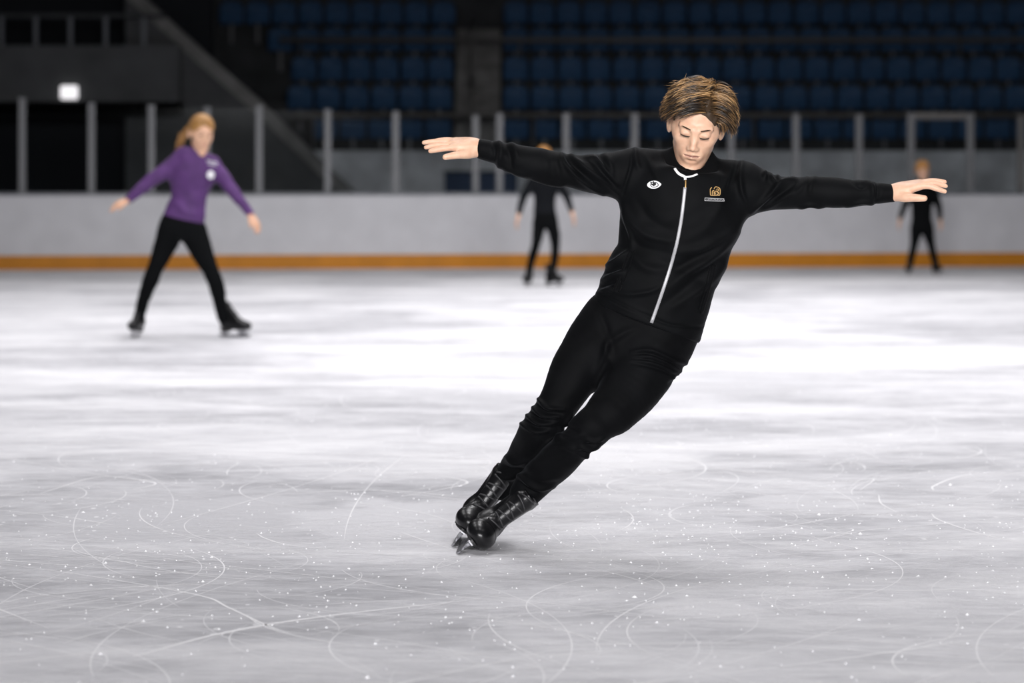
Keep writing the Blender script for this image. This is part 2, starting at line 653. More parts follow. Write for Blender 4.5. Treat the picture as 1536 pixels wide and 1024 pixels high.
def sleeve(L, R, Ys, ratio, m=4, even=False, n=12):
    """sections of a limb or trunk from its two outlines; Ys distances, ratio = depth / width at each section"""
    L, R = np.asarray(L, float), np.asarray(R, float)
    if even:
        L, R = resample(L, n), resample(R, n)
    n = len(L)
    L, R = catmull(L, m), catmull(R, m)
    k = len(L)
    Yv = np.interp(np.linspace(0, 1, k), np.linspace(0, 1, len(Ys)), Ys)
    rv = np.interp(np.linspace(0, 1, k), np.linspace(0, 1, len(ratio)), ratio)
    c2 = (L + R) / 2
    tg = np.gradient(c2, axis=0)
    tg /= np.linalg.norm(tg, axis=1)[:, None] + 1e-9
    per = np.stack([-tg[:, 1], tg[:, 0]], 1)
    w = np.abs(((R - L) * per).sum(1)) / 2
    o = Secs((P(c2[i, 0], c2[i, 1], Yv[i]), w[i] / FPX * Yv[i], w[i] / FPX * Yv[i] * rv[i]) for i in range(k))
    ends = []
    for i, j in ((0, 2), (k - 1, k - 3)):
        e = R[i] - L[i]
        nrm = np.array([e[1], 0, e[0]])
        nrm /= np.linalg.norm(nrm)
        if nrm.dot(o[i][0] - o[j][0]) < 0:
            nrm = -nrm
        ends.append((o[i][0], nrm))
    o.ends = ends
    return o


def limb_px(pts, Y, m=4, ratio=1.0):
    """pts: (px, py, offset in depth, half width px)"""
    a = catmull(np.array(pts, float), m)
    return [(P(q[0], q[1], Y + q[2]), max(q[3], .5) / FPX * (Y + q[2]), max(q[3], .5) / FPX * (Y + q[2]) * ratio) for q in a]


def shrink(secs, d):
    o = Secs((c, max(w - d, .012), max(dp - d, .012)) for c, w, dp in secs)
    if isinstance(secs, Secs):
        o.ends = [(p - n * d, n) for p, n in secs.ends]
    return o


# ------------------------------------------------------------------ head
def head_frame(pitch, roll, yaw):
    a = math.radians(pitch)
    xl = np.array([1., 0, 0])
    yl = np.array([0., -math.cos(a), -math.sin(a)])
    zl = np.array([0., -math.sin(a), math.cos(a)])
    A = np.stack([xl, yl, zl], 1)
    y = math.radians(yaw)
    r = math.radians(roll)
    # turn about the vertical, tilt in the picture plane of the body
    Ry = np.array([[math.cos(y), -math.sin(y), 0], [math.sin(y), math.cos(y), 0], [0, 0, 1]])
    Rr = np.array([[math.cos(r), 0, math.sin(r)], [0, 1, 0], [-math.sin(r), 0, math.cos(r)]])
    return Rr @ Ry @ A


def ell(x, y, z, c, r):
    x, y, z = (x - F32(c[0])) / F32(r[0]), (y - F32(c[1])) / F32(r[1]), (z - F32(c[2])) / F32(r[2])
    k0 = np.sqrt(x * x + y * y + z * z)
    k1 = np.sqrt((x / F32(r[0])) ** 2 + (y / F32(r[1])) ** 2 + (z / F32(r[2])) ** 2) + F32(1e-6)
    return k0 * (k0 - 1) / k1


def cap(x, y, z, a, b, ra, rb):
    a, b = np.asarray(a, float), np.asarray(b, float)
    ba = b - a
    L2 = float(ba @ ba) + 1e-12
    x, y, z = x - F32(a[0]), y - F32(a[1]), z - F32(a[2])
    t = np.clip((x * F32(ba[0]) + y * F32(ba[1]) + z * F32(ba[2])) / F32(L2), 0, 1)
    return np.sqrt((x - t * F32(ba[0])) ** 2 + (y - t * F32(ba[1])) ** 2 + (z - t * F32(ba[2])) ** 2) - (F32(ra) + t * F32(rb - ra))


def smin(a, b, k):
    h = np.maximum(k - np.abs(a - b), 0) / k
    return np.minimum(a, b) - h * h * F32(k * .25)


def smax(a, b, k):
    return -smin(-a, -b, k)


EYE = (.0315, .0775, 0.0)


def head_sdf(x, y, z, closed=True):
    d = ell(x, y, z, (0, -.016, .036), (.077, .096, .091))
    d = smin(d, ell(x, y, z, (0, .034, -.028), (.0665, .058, .080)), .03)
    d = smin(d, ell(x, y, z, (0, .043, -.090), (.042, .042, .042)), .03)
    d = smin(d, ell(x, y, z, (0, .082, -.146), (.0145, .018, .015)), .034)
    ax = np.abs(x)
    # jaw corners and cheekbones
    d = smin(d, cap(ax, y, z, (.051, .0, -.070), (.016, .066, -.131), .014, .012), .025)
    d = smin(d, cap(ax, y, z, (.046, .060, -.024), (.062, .020, -.012), .015, .014), .022)
    # brow ridge and eye sockets
    d = smin(d, cap(ax, y, z, (.010, .087, .016), (.046, .072, .020), .009, .008), .014)
    d = smax(d, -ell(ax, y, z, (.031, .101, -.001), (.021, .017, .013)), .012)
    d = smax(d, -cap(ax, y, z, (.012, .104, -.002), (.016, .104, -.010), .006, .006), .010)
    # lids over the eyeball
    d = smin(d, ell(ax, y, z, (EYE[0], EYE[1] - .0005, -.0005), (.0165, .0145, .0118)), .006)
    # crease above the lid
    d = smax(d, -cap(ax, y, z, (.018, .0935, .0085), (.044, .086, .0095), .0016, .0016), .004)
    # narrow opening between the lids
    zz = -.0065 if closed else -.002
    d = smax(d, -cap(ax, y, z, (.0215, .0935, zz), (.0415, .0885, zz - .0005), .0017 if closed else .004, .0015 if closed else .003), .002)
    # nose
    d = smin(d, cap(x, y, z, (0, .086, .004), (0, .1045, -.034), .0050, .0076), .024)
    d = smin(d, ell(x, y, z, (0, .1075, -.0405), (.0088, .0098, .0080)), .010)
    d = smin(d, ell(ax, y, z, (.0108, .098, -.0445), (.0066, .0088, .0058)), .009)
    d = smax(d, -ell(ax, y, z, (.0060, .1035, -.0495), (.0034, .0055, .0042)), .003)
    # mouth
    d = smin(d, ell(x, y, z, (0, .082, -.070), (.030, .016, .022)), .022)
    d = smin(d, cap(ax, y, z, (.004, .0985, -.0655), (.0215, .0885, -.0700), .0042, .0016), .008)
    d = smin(d, cap(ax, y, z, (.000, .0975, -.0775), (.0180, .0885, -.0735), .0050, .0016), .008)
    d = smax(d, -cap(ax, y, z, (.0, .1045, -.0708), (.0245, .0925, -.0712), .0032, .0018), .003)
    d = smax(d, -cap(x, y, z, (0, .105, -.055), (0, .105, -.060), .0022, .0028), .007)
    d = smax(d, -cap(ax, y, z, (0, .096, -.0905), (.010, .094, -.0905), .004, .003), .012)
    # ears
    ex, ey, ez = ax, y + F32(.012), z + F32(.012)
    ey2 = ey * F32(.97) + ez * F32(.22)
    ez2 = ez * F32(.97) - ey * F32(.22)
    ex2 = ex - F32(.0835) + ey2 * F32(.42)
    e = ell(ex2, ey2, ez2, (0, 0, 0), (.0080, .0200, .033))
    e = smax(e, -ell(ex2, ey2, ez2, (.0075, .002, .006), (.0055, .0125, .020)), .004)
    e = smin(e, cap(ex2, ey2, ez2, (.003, .010, -.006), (.001, .012, .008), .0035, .003), .003)
    return smin(d, e, .006)


def add_head(fld, A, c, sc=1.0, k=.02, closed=True):
    mg = .16 * sc
    sl = fld.block(c - mg, c + mg)
    X, Y, Z = fld.pts(sl)
    X, Y, Z = X - F32(c[0]), Y - F32(c[1]), Z - F32(c[2])
    B = A / sc
    x = X * F32(B[0, 0]) + Y * F32(B[1, 0]) + Z * F32(B[2, 0])
    y = X * F32(B[0, 1]) + Y * F32(B[1, 1]) + Z * F32(B[2, 1])
    z = X * F32(B[0, 2]) + Y * F32(B[1, 2]) + Z * F32(B[2, 2])
    fld.union(sl, head_sdf(x, y, z, closed) * F32(sc), k)


def lip_mask(V, A, c, sc):
    q = ((V - c) @ A) / sc
    x, y, z = np.abs(q[:, 0]), q[:, 1], q[:, 2]
    w = np.clip(1 - (x / .0235) ** 2, 0, 1)
    top = -.0712 + .0082 * w ** .6
    bot = -.0712 - .0105 * w ** .7
    m_ = (x < .0235) & (z < top) & (z > bot) & (y > .07)
    return np.where(m_, np.where(np.abs(z + .0712) < .0018, .85, .30), 0)


def lock_tube(mb, pts, r, nseg=4, strand=0.5, at=None, flat=.6):
    k = len(pts)
    rad = [r * (1 - .15 * abs(2 * i / (k - 1) - .6)) if i < k - 1 else r * .15 for i in range(k)]
    n0 = len(mb.v)
    mb.tube(pts, rad, nseg, flat=flat)
    at += [strand + .10 * math.sin(i * .9) for i in range(k) for _ in range(nseg)]


def face_parts(root, A, c, sc, hairmat, origin):
    def W(p):
        return c + A @ (np.asarray(p, float) * sc)
    for s in (-1, 1):
        mb = MB()
        for j in range(26):
            u = j / 25
            x = .0165 + .035 * u
            zb = .0165 + .0065 * math.sin(u * 2.2) - .005 * u
            yb = .0945 - .020 * u * u - .004 * u
            ln = .0075 + .002 * math.sin(u * 3)
            for kk in range(2):
                z0 = zb + (kk - .5) * .0024
                p0 = W((s * x, yb, z0))
                p1 = W((s * (x + ln * .7), yb - .0025 * u + .001, z0 + .0020 * (1 - u) - .001 * u))
                mb.tube([p0, (p0 + p1) / 2 + A @ np.array([0, .0008, 0]), p1], [.0008 * sc, .0009 * sc, .0003 * sc], 4)
        mb.build('eyebrow', M['brow'], root, origin, True)
        mb = MB()
        line = [W((s * (.0150 + .0310 * u), .0945 - .0085 * u * u - .0012, -.0060 - .0028 * math.sin(PI * u))) for u in np.linspace(0, 1, 9)]
        mb.tube(line, [.0006 * sc, .0013 * sc, .0017 * sc, .0019 * sc, .0019 * sc, .0018 * sc, .0015 * sc, .0011 * sc, .0005 * sc], 5)
        for u in np.linspace(.1, .95, 14):
            p0 = W((s * (.0150 + .0310 * u), .0930 - .0085 * u * u, -.0062 - .0028 * math.sin(PI * u)))
            p1 = W((s * (.0150 + .034 * u), .0995 - .0070 * u * u, -.0108 - .0018 * math.sin(PI * u)))
            mb.tube([p0, p1], [.0006 * sc, .0002 * sc], 4)
        mb.build('eyelashes', M['lash'], root, origin, True)


SK_C, SK_R = np.array([0, -.016, .036]), np.array([.077, .096, .091])


def scalp(th, ph, off=0.0):
    """th azimuth (0 = face side, + towards picture right), ph elevation"""
    d = np.array([math.sin(th) * math.cos(ph), math.cos(th) * math.cos(ph), math.sin(ph)])
    return SK_C + d * (SK_R + off), d / SK_R / np.linalg.norm(d / SK_R)


# ------------------------------------------------------------------ hands
def hand_secs(w, Fd, T, s=1.0, bend=.25, spread=1.0):
    """list of limbs of a hand: w wrist, Fd finger direction, T thumb side"""
    Fd = np.asarray(Fd, float)
    Fd /= np.linalg.norm(Fd)
    T = np.asarray(T, float)
    T -= Fd * T.dot(Fd)
    T /= np.linalg.norm(T)
    N = np.cross(Fd, T)
    if N[2] > 0:
        N = -N       # palm normal downwards
    out = []
    lens = (.074, .082, .076, .060)
    for i in range(4):
        k0 = w + s * (T * (.012 - .008 * i) + Fd * .005)
        k1 = w + s * (T * (.029 - .019 * i) * spread + Fd * (.088 - .006 * abs(i - 1)) - N * .003)
        out.append([(k0, .015 * s, .015 * s), (k1, .0125 * s, .0125 * s)])
        d = Fd + T * (.10 - .075 * i) * spread
        p = k1
        L = lens[i] * s
        seg = [(p, .0100 * s, .0100 * s)]
        for j, (fr, a) in enumerate(((.42, bend * .5), (.32, bend * 1.4), (.26, bend * 2.1))):
            dd = d * math.cos(a) + N * math.sin(a)
            dd /= np.linalg.norm(dd)
            p = p + dd * L * fr
            r = (.0092, .0084, .0072)[j] * s
            seg.append((p, r, r))
        out.append(seg)
    t0 = w + s * (T * .014 + Fd * .012)
    t1 = w + s * (T * .040 + Fd * .045 + N * .008)
    t2 = w + s * (T * .050 + Fd * .078 + N * .014)
    t3 = w + s * (T * .053 + Fd * .103 + N * .018)
    out.append([(t0, .016 * s, .016 * s), (t1, .0135 * s, .0135 * s), (t2, .011 * s, .011 * s), (t3, .0088 * s, .0088 * s)])
    return out


# ------------------------------------------------------------------ skates
def local_field(frame, lo, hi, h):
    return Field.uniform(lo, hi, h)


def make_skate(root, origin, Cp, fdir, up, sc=1.0, h=.0035, flex=0.0, laces=True):
    """boot with sole, laces and blade; Cp touches the ice"""
    f = np.asarray(fdir, float)
    f /= np.linalg.norm(f)
    u = np.asarray(up, float)
    u = u - f * u.dot(f)
    u /= np.linalg.norm(u)
    r = np.cross(f, u)
    R = np.stack([r, f, u], 1)

    def Wd(V):
        return np.asarray(Cp) + (np.asarray(V) * sc) @ R.T
    fld = Field.uniform((-.07, -.16 + min(0, flex) * 1.4, .05), (.07, .18, .36), h / sc)
    sl = tuple(slice(0, n) for n in fld.D.shape)
    x, y, z = fld.pts(sl)
    d = ell(x, y, z, (0, -.085, .112), (.037, .046, .052))
    d = smin(d, cap(x * F32(1.05), y * F32(.86), z, (0, -.062, .13), (0, -.070 + flex, .30), .037, .043), .03)
    d = smin(d, cap(x, y, z, (0, -.06, .108), (0, .06, .100), .040, .040), .03)
    d = smin(d, ell(x, y, z, (0, .088, .096), (.049, .068, .040)), .025)
    d = smin(d, cap(x, y, z, (0, .035, .135), (0, -.028 + flex * .8, .25), .027, .031), .03)
    d = smin(d, cap(x, y, z, (0, -.024 + flex * .7, .22), (0, -.018 + flex * 1.1, .325), .025, .024), .012)
    # toe cap seam, heel counter and ankle collar
    d = d + F32(.0016) * np.exp(-((y - F32(.075) - z * F32(.15)) / F32(.003)) ** 2) * (z < .14)
    d = d - F32(.0022) * np.exp(-((z - F32(.262)) / F32(.010)) ** 2)
    d = np.maximum(d, F32(.068) - z)
    d = np.maximum(d, z - F32(.285))
    fld.D = d.astype(F32)
    V, Q = fld.mesh()
    V = relax(V, Q, 1, .4)
    bootV = Wd(V)
    boot = build('ice_skate', bootV, Q, M['leather'], root, origin)
    # sole with heel block
    mb = MB()

    def plate(outline, z0, z1):
        n = len(outline)
        V = [(a, b, z0) for a, b in outline] + [(a, b, z1) for a, b in outline]
        Fc = [tuple(range(n - 1, -1, -1)), tuple(range(n, 2 * n))] + [(i, (i + 1) % n, (i + 1) % n + n, i + n) for i in range(n)]
        mb.add(Wd(V), Fc)
    toe = [(.033 * math.sin(a), .088 + .058 * math.cos(a)) for a in np.linspace(-PI / 2, PI / 2, 13)]
    heel = [(.036 * math.sin(a), -.088 + .042 * math.cos(a)) for a in np.linspace(PI / 2, 3 * PI / 2, 11)]
    waist_r = [(.038, .02), (.032, -.03)]
    waist_l = [(-.032, -.03), (-.038, .02)]
    plate(toe + waist_r + heel + waist_l, .063, .071)
    hl = [(.034, -.045)] + heel + [(-.034, -.045)]
    plate(hl, .045, .060)
    mb.build('sole', M['sole'], boot, origin)
    # blade
    mb = MB()
    prof = [(-.145, .006), (-.10, .0008), (-.03, 0), (.06, 0), (.115, .003), (.142, .013), (.150, .020), (.146, .026), (.120, .030), (.095, .030), (.085, .024), (.03, .022), (-.05, .022), (-.135, .024), (-.147, .016)]
    n = len(prof)
    t = .0024
    V = [(-t, a, b) for a, b in prof] + [(t, a, b) for a, b in prof]
    mb.add(Wd(V), [tuple(range(n)), tuple(range(2 * n - 1, n - 1, -1))] + [(i, i + n, (i + 1) % n + n, (i + 1) % n) for i in range(n)])
    for (y0, y1, z1, tt) in ((.030, .110, .058, .016), (-.115, -.060, .045, .014)):
        V = [(-t, y0 + .012, .018), (t, y0 + .012, .018), (t, y1 - .012, .018), (-t, y1 - .012, .018), (-.006, y0, z1 - .006), (.006, y0, z1 - .006), (.006, y1, z1 - .006), (-.006, y1, z1 - .006)]
        mb.add(Wd(V), [(0, 3, 2, 1), (4, 5, 6, 7), (0, 1, 5, 4), (1, 2, 6, 5), (2, 3, 7, 6), (3, 0, 4, 7)])
        V = [(a, b, c) for c in (z1 - .003, z1 + .002) for a, b in ((-tt * .6, y0 - .008), (tt * .6, y0 - .008), (tt * .6, y1 + .008), (-tt * .6, y1 + .008))]
        mb.add(Wd(V), [(0, 3, 2, 1), (4, 5, 6, 7), (0, 1, 5, 4), (1, 2, 6, 5), (2, 3, 7, 6), (3, 0, 4, 7)])
    mb.build('blade', M['steel'], boot, origin)
    if laces:
        bv = BVHTree.FromPolygons([tuple(v) for v in bootV], [tuple(q) for q in Q])
        mb = MB()
        for i in range(8):
            a = i / 7
            yc, zc = .048 - .075 * a, .142 + .13 * a
            row = []
            for s_ in np.linspace(-1, 1, 9):
                lp = np.array([s_ * .025, yc + .09, zc + .03 + .006 * s_ * (1 if i % 2 else -1)])
                o_ = Vector(Wd([lp])[0])
                dr = Vector(R @ np.array([0, -.95, -.32]))
                hit = bv.ray_cast(o_, dr)
                if hit[0] is not None:
                    row.append(np.array(hit[0]) + np.array(hit[1]) * .0012)
            if len(row) > 3:
                mb.tube(row, .0030 * sc, 6)
        if mb.v:
            mb.build('laces', M['lace'], boot, origin, True)
    return boot


# ------------------------------------------------------------------ the main skater
Y0 = 9.47


def dense(parts):
    out = []
    x = parts[0][0]
    for lo, hi, h in parts:
        out += list(np.arange(lo, hi - 1e-6, h))
    out.append(parts[-1][1])
    return np.array(out)


def main_skater():
    base = ground(683, 829)
    base[1] = Y0
    base[0] = (683 - 768) / FPX * Y0
    O = base
    root = empty('skater', base, 'person in black zip jacket gliding on one edge with both arms spread wide', 'person')

    # ---------------- outlines of trunk and limbs
    torso = sleeve(
        [(889, 452), (898, 430), (908, 403), (924, 374), (929, 330), (931, 298), (938, 268), (950, 240)],
        [(1051, 509), (1062, 470), (1075, 430), (1090, 394), (1105, 352), (1117, 322), (1116, 290), (1108, 262)],
        [9.58, 9.57, 9.55, 9.55, 9.54, 9.54, 9.56, 9.57], [.70, .68, .64, .62, .62, .60, .55, .45])
    yoke = sleeve([(945, 231), (975, 228), (1000, 224), (1036, 222), (1068, 234), (1090, 243), (1116, 247)],
                  [(940, 285), (972, 290), (1000, 290), (1034, 290), (1066, 296), (1090, 303), (1116, 315)],
                  [9.55, 9.56, 9.57, 9.57, 9.57, 9.56, 9.55], [.9, .95, 1.0, 1.0, 1.0, .95, .9], m=3)
    arm_l = sleeve([(717, 209), (745, 211), (780, 217), (815, 223), (850, 230), (885, 232), (920, 228), (950, 226)],
                   [(715, 237), (742, 246), (773, 262), (808, 272), (843, 279), (880, 288), (912, 295), (945, 300)],
                   [9.53, 9.52, 9.51, 9.51, 9.52, 9.53, 9.55, 9.56], [1.0, 1.0, .95, .95, .95, .95, .95, .95])
    arm_r = sleeve([(1342, 277), (1300, 271), (1262, 267), (1225, 264), (1190, 265), (1155, 262), (1125, 249), (1105, 246)],
                   [(1339, 303), (1300, 308), (1260, 312), (1225, 311), (1195, 313), (1160, 316), (1128, 321), (1110, 325)],
                   [9.50, 9.50, 9.50, 9.51, 9.52, 9.54, 9.55, 9.56], [1.0, 1.0, .95, .95, .95, .95, .95, .95])
    pelvis = sleeve([(893, 440), (884, 455), (868, 475), (862, 492), (880, 520)], [(1058, 495), (1044, 514), (1035, 525), (1018, 545), (985, 560)],
                    [9.58, 9.58, 9.58, 9.58, 9.58], [.62, .64, .62, .60, .60])
    rear = sleeve([(884, 455), (850, 500), (830, 536), (816, 576), (801, 606), (780, 636), (769, 658), (757, 682), (744, 702), (737, 722)],
                  [(962, 522), (925, 550), (900, 572), (880, 598), (863, 621), (843, 648), (826, 672), (803, 698), (785, 717), (772, 740)],
                  [9.60, 9.58, 9.56, 9.54, 9.53, 9.56, 9.63, 9.70, 9.77, 9.80], [.95, .95, .98, 1, 1, 1, 1, 1, 1, 1])
    front = sleeve([(925, 500), (907, 550), (891, 584), (871, 610), (850, 634), (833, 659), (811, 677), (791, 697), (777, 711), (768, 726)],
                   [(1040, 524), (1014, 562), (987, 599), (959, 627), (928, 646), (905, 662), (888, 680), (864, 703), (834, 729), (808, 752)],
                   [9.57, 9.53, 9.48, 9.43, 9.40, 9.42, 9.47, 9.53, 9.59, 9.61], [.95, .95, .95, .95, .95, .95, 1, 1, 1, 1])

    # ---------------- head
    A = head_frame(24, 9, -3)
    sc = 1.05
    eye = P(1042.5, 202, 9.45)
    hc = eye - A @ (np.array([0, .088, 0]) * sc)
    nb = P(1035, 250, 9.57)

    # ---------------- hands, in the places they hold in the air
    def chain(pts, Yb):
        a = catmull(np.array(pts, float), 3)
        return [(P(q[0], q[1], Yb + q[2]), q[3], q[3]) for q in a]
    Yl, Yr = 9.53, 9.50
    hand_l = [
        chain([(735, 225, 0, .022), (719, 222.5, 0, .0255), (706, 220, 0, .0265)], Yl),
        chain([(712, 222, -.012, .018), (696, 221, -.026, .0155), (682, 221, -.030, .0130)], Yl),
        chain([(712, 220, -.004, .018), (696, 217, -.008, .0155), (680, 216, -.010, .0130)], Yl),
        chain([(712, 218, .006, .018), (696, 214, .010, .0150), (681, 212.5, .010, .0125)], Yl),
        chain([(712, 218, .012, .017), (698, 213, .022, .0145), (685, 211, .028, .0120)], Yl),
        chain([(682, 221, -.030, .0110), (668, 222.5, -.034, .0100), (656, 224.5, -.036, .0092), (645.5, 226.5, -.034, .0072)], Yl),
        chain([(680, 216.5, -.010, .0110), (664, 217, -.012, .0100), (651, 218.5, -.013, .0092), (639, 221, -.012, .0072)], Yl),
        chain([(681, 213, .010, .0108), (664, 211.8, .011, .0098), (650, 212.3, .010, .0090), (636, 213.8, .010, .0072)], Yl),
        chain([(685, 211.5, .028, .0100), (672, 209.5, .033, .0090), (661, 210, .034, .0082), (650, 211.5, .034, .0066)], Yl),
        chain([(712, 229, -.016, .0165), (701, 231, -.034, .0160), (690, 231.8, -.046, .0135), (678, 233.5, -.052, .0118), (668, 235.5, -.054, .0098)], Yl)]
    hand_r = [
        chain([(1325, 289, 0, .022), (1341, 289, 0, .0255), (1353, 287.5, 0, .0265)], Yr),
        chain([(1347, 289, -.010, .0175), (1362, 284.5, -.024, .0155), (1378, 279.5, -.030, .0130)], Yr),
        chain([(1347, 287, -.004, .0175), (1363, 281.5, -.008, .0155), (1380, 276.5, -.010, .0130)], Yr),
        chain([(1347, 285, .006, .0175), (1362, 279.5, .010, .0150), (1379, 274.5, .010, .0125)], Yr),
        chain([(1347, 284, .012, .0165), (1360, 279, .022, .0145), (1374, 275, .028, .0118)], Yr),
        chain([(1378, 279.5, -.030, .0112), (1393, 279, -.036, .0102), (1405, 283, -.040, .0092), (1417, 287, -.040, .0074)], Yr),
        chain([(1380, 277, -.010, .0110), (1396, 274.5, -.012, .0100), (1408, 276, -.013, .0092), (1418.5, 279, -.012, .0072)], Yr),
        chain([(1379, 275, .010, .0108), (1394, 271.8, .011, .0098), (1406, 271.6, .010, .0090), (1417, 272.8, .010, .0072)], Yr),
        chain([(1374, 275, .028, .0100), (1387, 272.5, .033, .0090), (1397, 272, .034, .0082), (1407, 273, .034, .0066)], Yr),
        chain([(1345, 294, -.014, .0155), (1356, 296, -.032, .0160), (1368, 296.3, -.046, .0140), (1379, 297, -.052, .0122), (1386.5, 297.3, -.054, .0104)], Yr)]

    # ---------------- body: one skin from head to feet
    xs = dense([(-.34, -.11, .0022), (-.11, .49, .012), (.49, .77, .0019), (.77, 1.25, .012), (1.25, 1.47, .0022)])
    ys = dense([(9.18, 9.345, .010), (9.345, 9.68, .0021), (9.68, 10.06, .010)])
    zs = dense([(.02, 1.14, .012), (1.14, 1.63, .0021)])
    fl = Field(xs, ys, zs)
    fl.limb(shrink(torso, .020), .03, flat='se')
    fl.limb(shrink(yoke, .052), .03)
    fl.limb(shrink(arm_l, .024)[2:], .03)
    fl.limb(shrink(arm_r, .024)[2:], .03)
    fl.limb(shrink(pelvis, .016), .03)
    fl.limb(shrink(rear, .016), .03)
    fl.limb(shrink(front, .016), .03)
    for hand, arm in ((hand_l, arm_l), (hand_r, arm_r)):
        fl.limb([(arm[6][0], arm[6][1] - .022, arm[6][2] - .022), (hand[0][0][0], .022, .021), (hand[0][-1][0], .025, .022)], .01)
        for i, ch in enumerate(hand):
            fl.limb(ch, .016 if i < 5 else (.006 if i < 9 else .010))
    fl.limb([(hc + A @ np.array([0, -.03, -.05]), .046, .050), ((hc + nb) / 2 + np.array([0, .03, -.02]), .047, .050), (nb + np.array([0, .02, -.03]), .050, .050)], .02)
    add_head(fl, A, hc, sc, .018)
    for boot_c, u, arm in (((681, 812, 9.78), (.6, 0, .8), rear), ((687, 823, 9.59), (.80, 0, .60), front)):
        c = P(*boot_c)
        u = np.array(u)
        fl.limb([(arm[-1][0], .030, .030), (c + u * .24 + np.array([0, .02, 0]), .026, .026), (c + u * .13 + np.array([0, .05, 0]), .024, .024), (c + u * .11 + np.array([0, -.06, 0]), .016, .016)], .01)
    V, Q = fl.mesh()
    V = relax(V, Q, 1, .35)
    build('body', V, Q, M['skin'], root, O, attrs={'lip': lip_mask(V, A, hc, sc)})
    del fl
    face_parts(root, A, hc, sc, M['hair_main'], O)

    # ---------------- hair: a rough cap and many combed locks
    def W(p):
        return hc + A @ (np.asarray(p, float) * sc)
    hf = Field.uniform(hc - .17, hc + .19, .0035)
    sl = tuple(slice(0, n) for n in hf.D.shape)
    X, Y, Z = hf.pts(sl)
    X, Y, Z = X - F32(hc[0]), Y - F32(hc[1]), Z - F32(hc[2])
    B = A / sc
    x, y, z = [X * F32(B[0, i]) + Y * F32(B[1, i]) + Z * F32(B[2, i]) for i in range(3)]
    d = ell(x, y, z, (0.004, -.020, .044), (.083, .101, .096)) + F32(.0022) * np.sin(x * 260 + 3 * np.sin(y * 90)) * np.sin(y * 120 + z * 70)
    # hairline: forehead, temples and around the ears
    d = smax(d, -ell(x, y, z, (0, .125, .012), (.063, .085, .066)), .012)
    d = smax(d, F32(-.012) - z + np.clip(y, -.05, .1) * F32(.45) - np.clip(-y - F32(.02), 0, .1) * F32(.75), .015)
    hf.D = d.astype(F32)
    HV, HQ = hf.mesh()
    hmb = MB()
    strand = []

    def comb(p, n):
        x, y, z = p
        part = .030
        if z < .035 and abs(x) > .055:      # sides: down and back
            return np.array([np.sign(x) * .25, -.20, -1.0])
        if y < -.06:
            return np.array([x * 3, -.5, -1.0])
        if abs(x - part) < .010 and y < .045:
            return np.array([-.35, .9, .25])
        if x < part:
            s_ = (part - x) / .1
            return np.array([-1.0, .42 - .5 * s_, .16 - .9 * s_])
        s_ = (x - part) / .05
        return np.array([1.0, .05 - .1 * s_, .25 - .9 * s_])

    tries = 0
    made = 0
    while made < 3400 and tries < 40000:
        tries += 1
        u = rng.uniform(-1, 1)
        th = rng.uniform(-PI, PI)
        ph = math.asin(rng.uniform(-.35, 1))
        p, n = scalp(th, ph, .006)
        # leave the face and ears free
        if p[1] > .0 and p[2] < .072 - .55 * max(0, abs(p[0]) - .035) - (.0 if abs(p[0]) < .05 else .9 * (abs(p[0]) - .05)):
            if not (abs(p[0]) > .062 and p[2] > .0):
                continue
        if abs(p[0]) > .05 and p[2] < .012 and p[1] > -.035:
            continue
        if p[2] < -.035:
            continue
        if abs(p[0]) > .056 and p[2] < (.052 if p[0] < 0 else .030) and p[1] > -.070:
            continue
        made += 1
        big = rng.uniform()
        front_ = p[1] > .02 and p[2] > .05
        L = rng.uniform(.055, .085) if not front_ else rng.uniform(.060, .095)
        if abs(p[0]) > .055 and p[2] < .04:
            L *= .60
        lift = rng.uniform(.35, 1.15) if p[2] > .05 else rng.uniform(.10, .40)
        if p[2] > .10:
            lift += .30
        if p[0] > .030:
            lift += .45 if p[2] > .075 else .25
        if p[0] < -.045:
            L *= .78
        g = comb(p, n)
        g = g / np.linalg.norm(g)
        seg = 8
        pts = [p - n * .004]
        q = p.copy()
        dirn = n * (.6 + lift) + g * .9
        jit = rng.normal(0, .17, 3)
        dirn = dirn / np.linalg.norm(dirn)
        for i in range(seg):
            t = (i + 1) / seg
            gg = comb(q, n)
            gg = gg / np.linalg.norm(gg)
            dirn = dirn * .62 + gg * .38 + jit * .12 + np.array([0, 0, -.10 * t])
            dirn /= np.linalg.norm(dirn)
            q = q + dirn * L / seg
            # stay outside the skull with some thickness
            e = (q - SK_C) / (SK_R + .010 + .012 * lift * math.sin(t * 2.4))
            le = np.linalg.norm(e)
            if le < 1:
                q = SK_C + (q - SK_C) / le
            # keep the eyes free
            if q[1] > .07 and q[2] < .052 and abs(q[0]) < .058:
                q[2] = .052 + rng.uniform(0, .004)
            pts.append(q.copy())
        band = math.sin(p[0] * 140 + p[1] * 60 + 2.2 * math.sin(p[1] * 80)) * .5 + .5
        st = .02 + .62 * band ** 1.3 + rng.normal(0, .15)
        if rng.uniform() < .14:
            st += .3
        if front_ and p[2] < .104:
            st -= .38  # shade on the fringe's underside put into the strand tone
        st = float(np.clip(st, .02, .98))
        lock_tube(hmb, [W(v) for v in pts], rng.uniform(.0010, .0026), 4, st, strand)
    # a few flyaway strands
    for k in range(26):
        th, ph = rng.uniform(-1.6, 1.6), rng.uniform(.7, 1.4)
        if k == 0:
            p = np.array([-.060, .0, .130])
            pts = [p, p + [.0, 0, .018], p + [.003, 0, .036]]
        else:
            p, n = scalp(th, ph, .028)
            g = comb(p, n)
            pts = [p + n * .006 * i + g * .012 * i + rng.normal(0, .002, 3) for i in range(4)]
        lock_tube(hmb, [W(v) for v in pts], .0008 if k else .0013, 4, .6, strand)
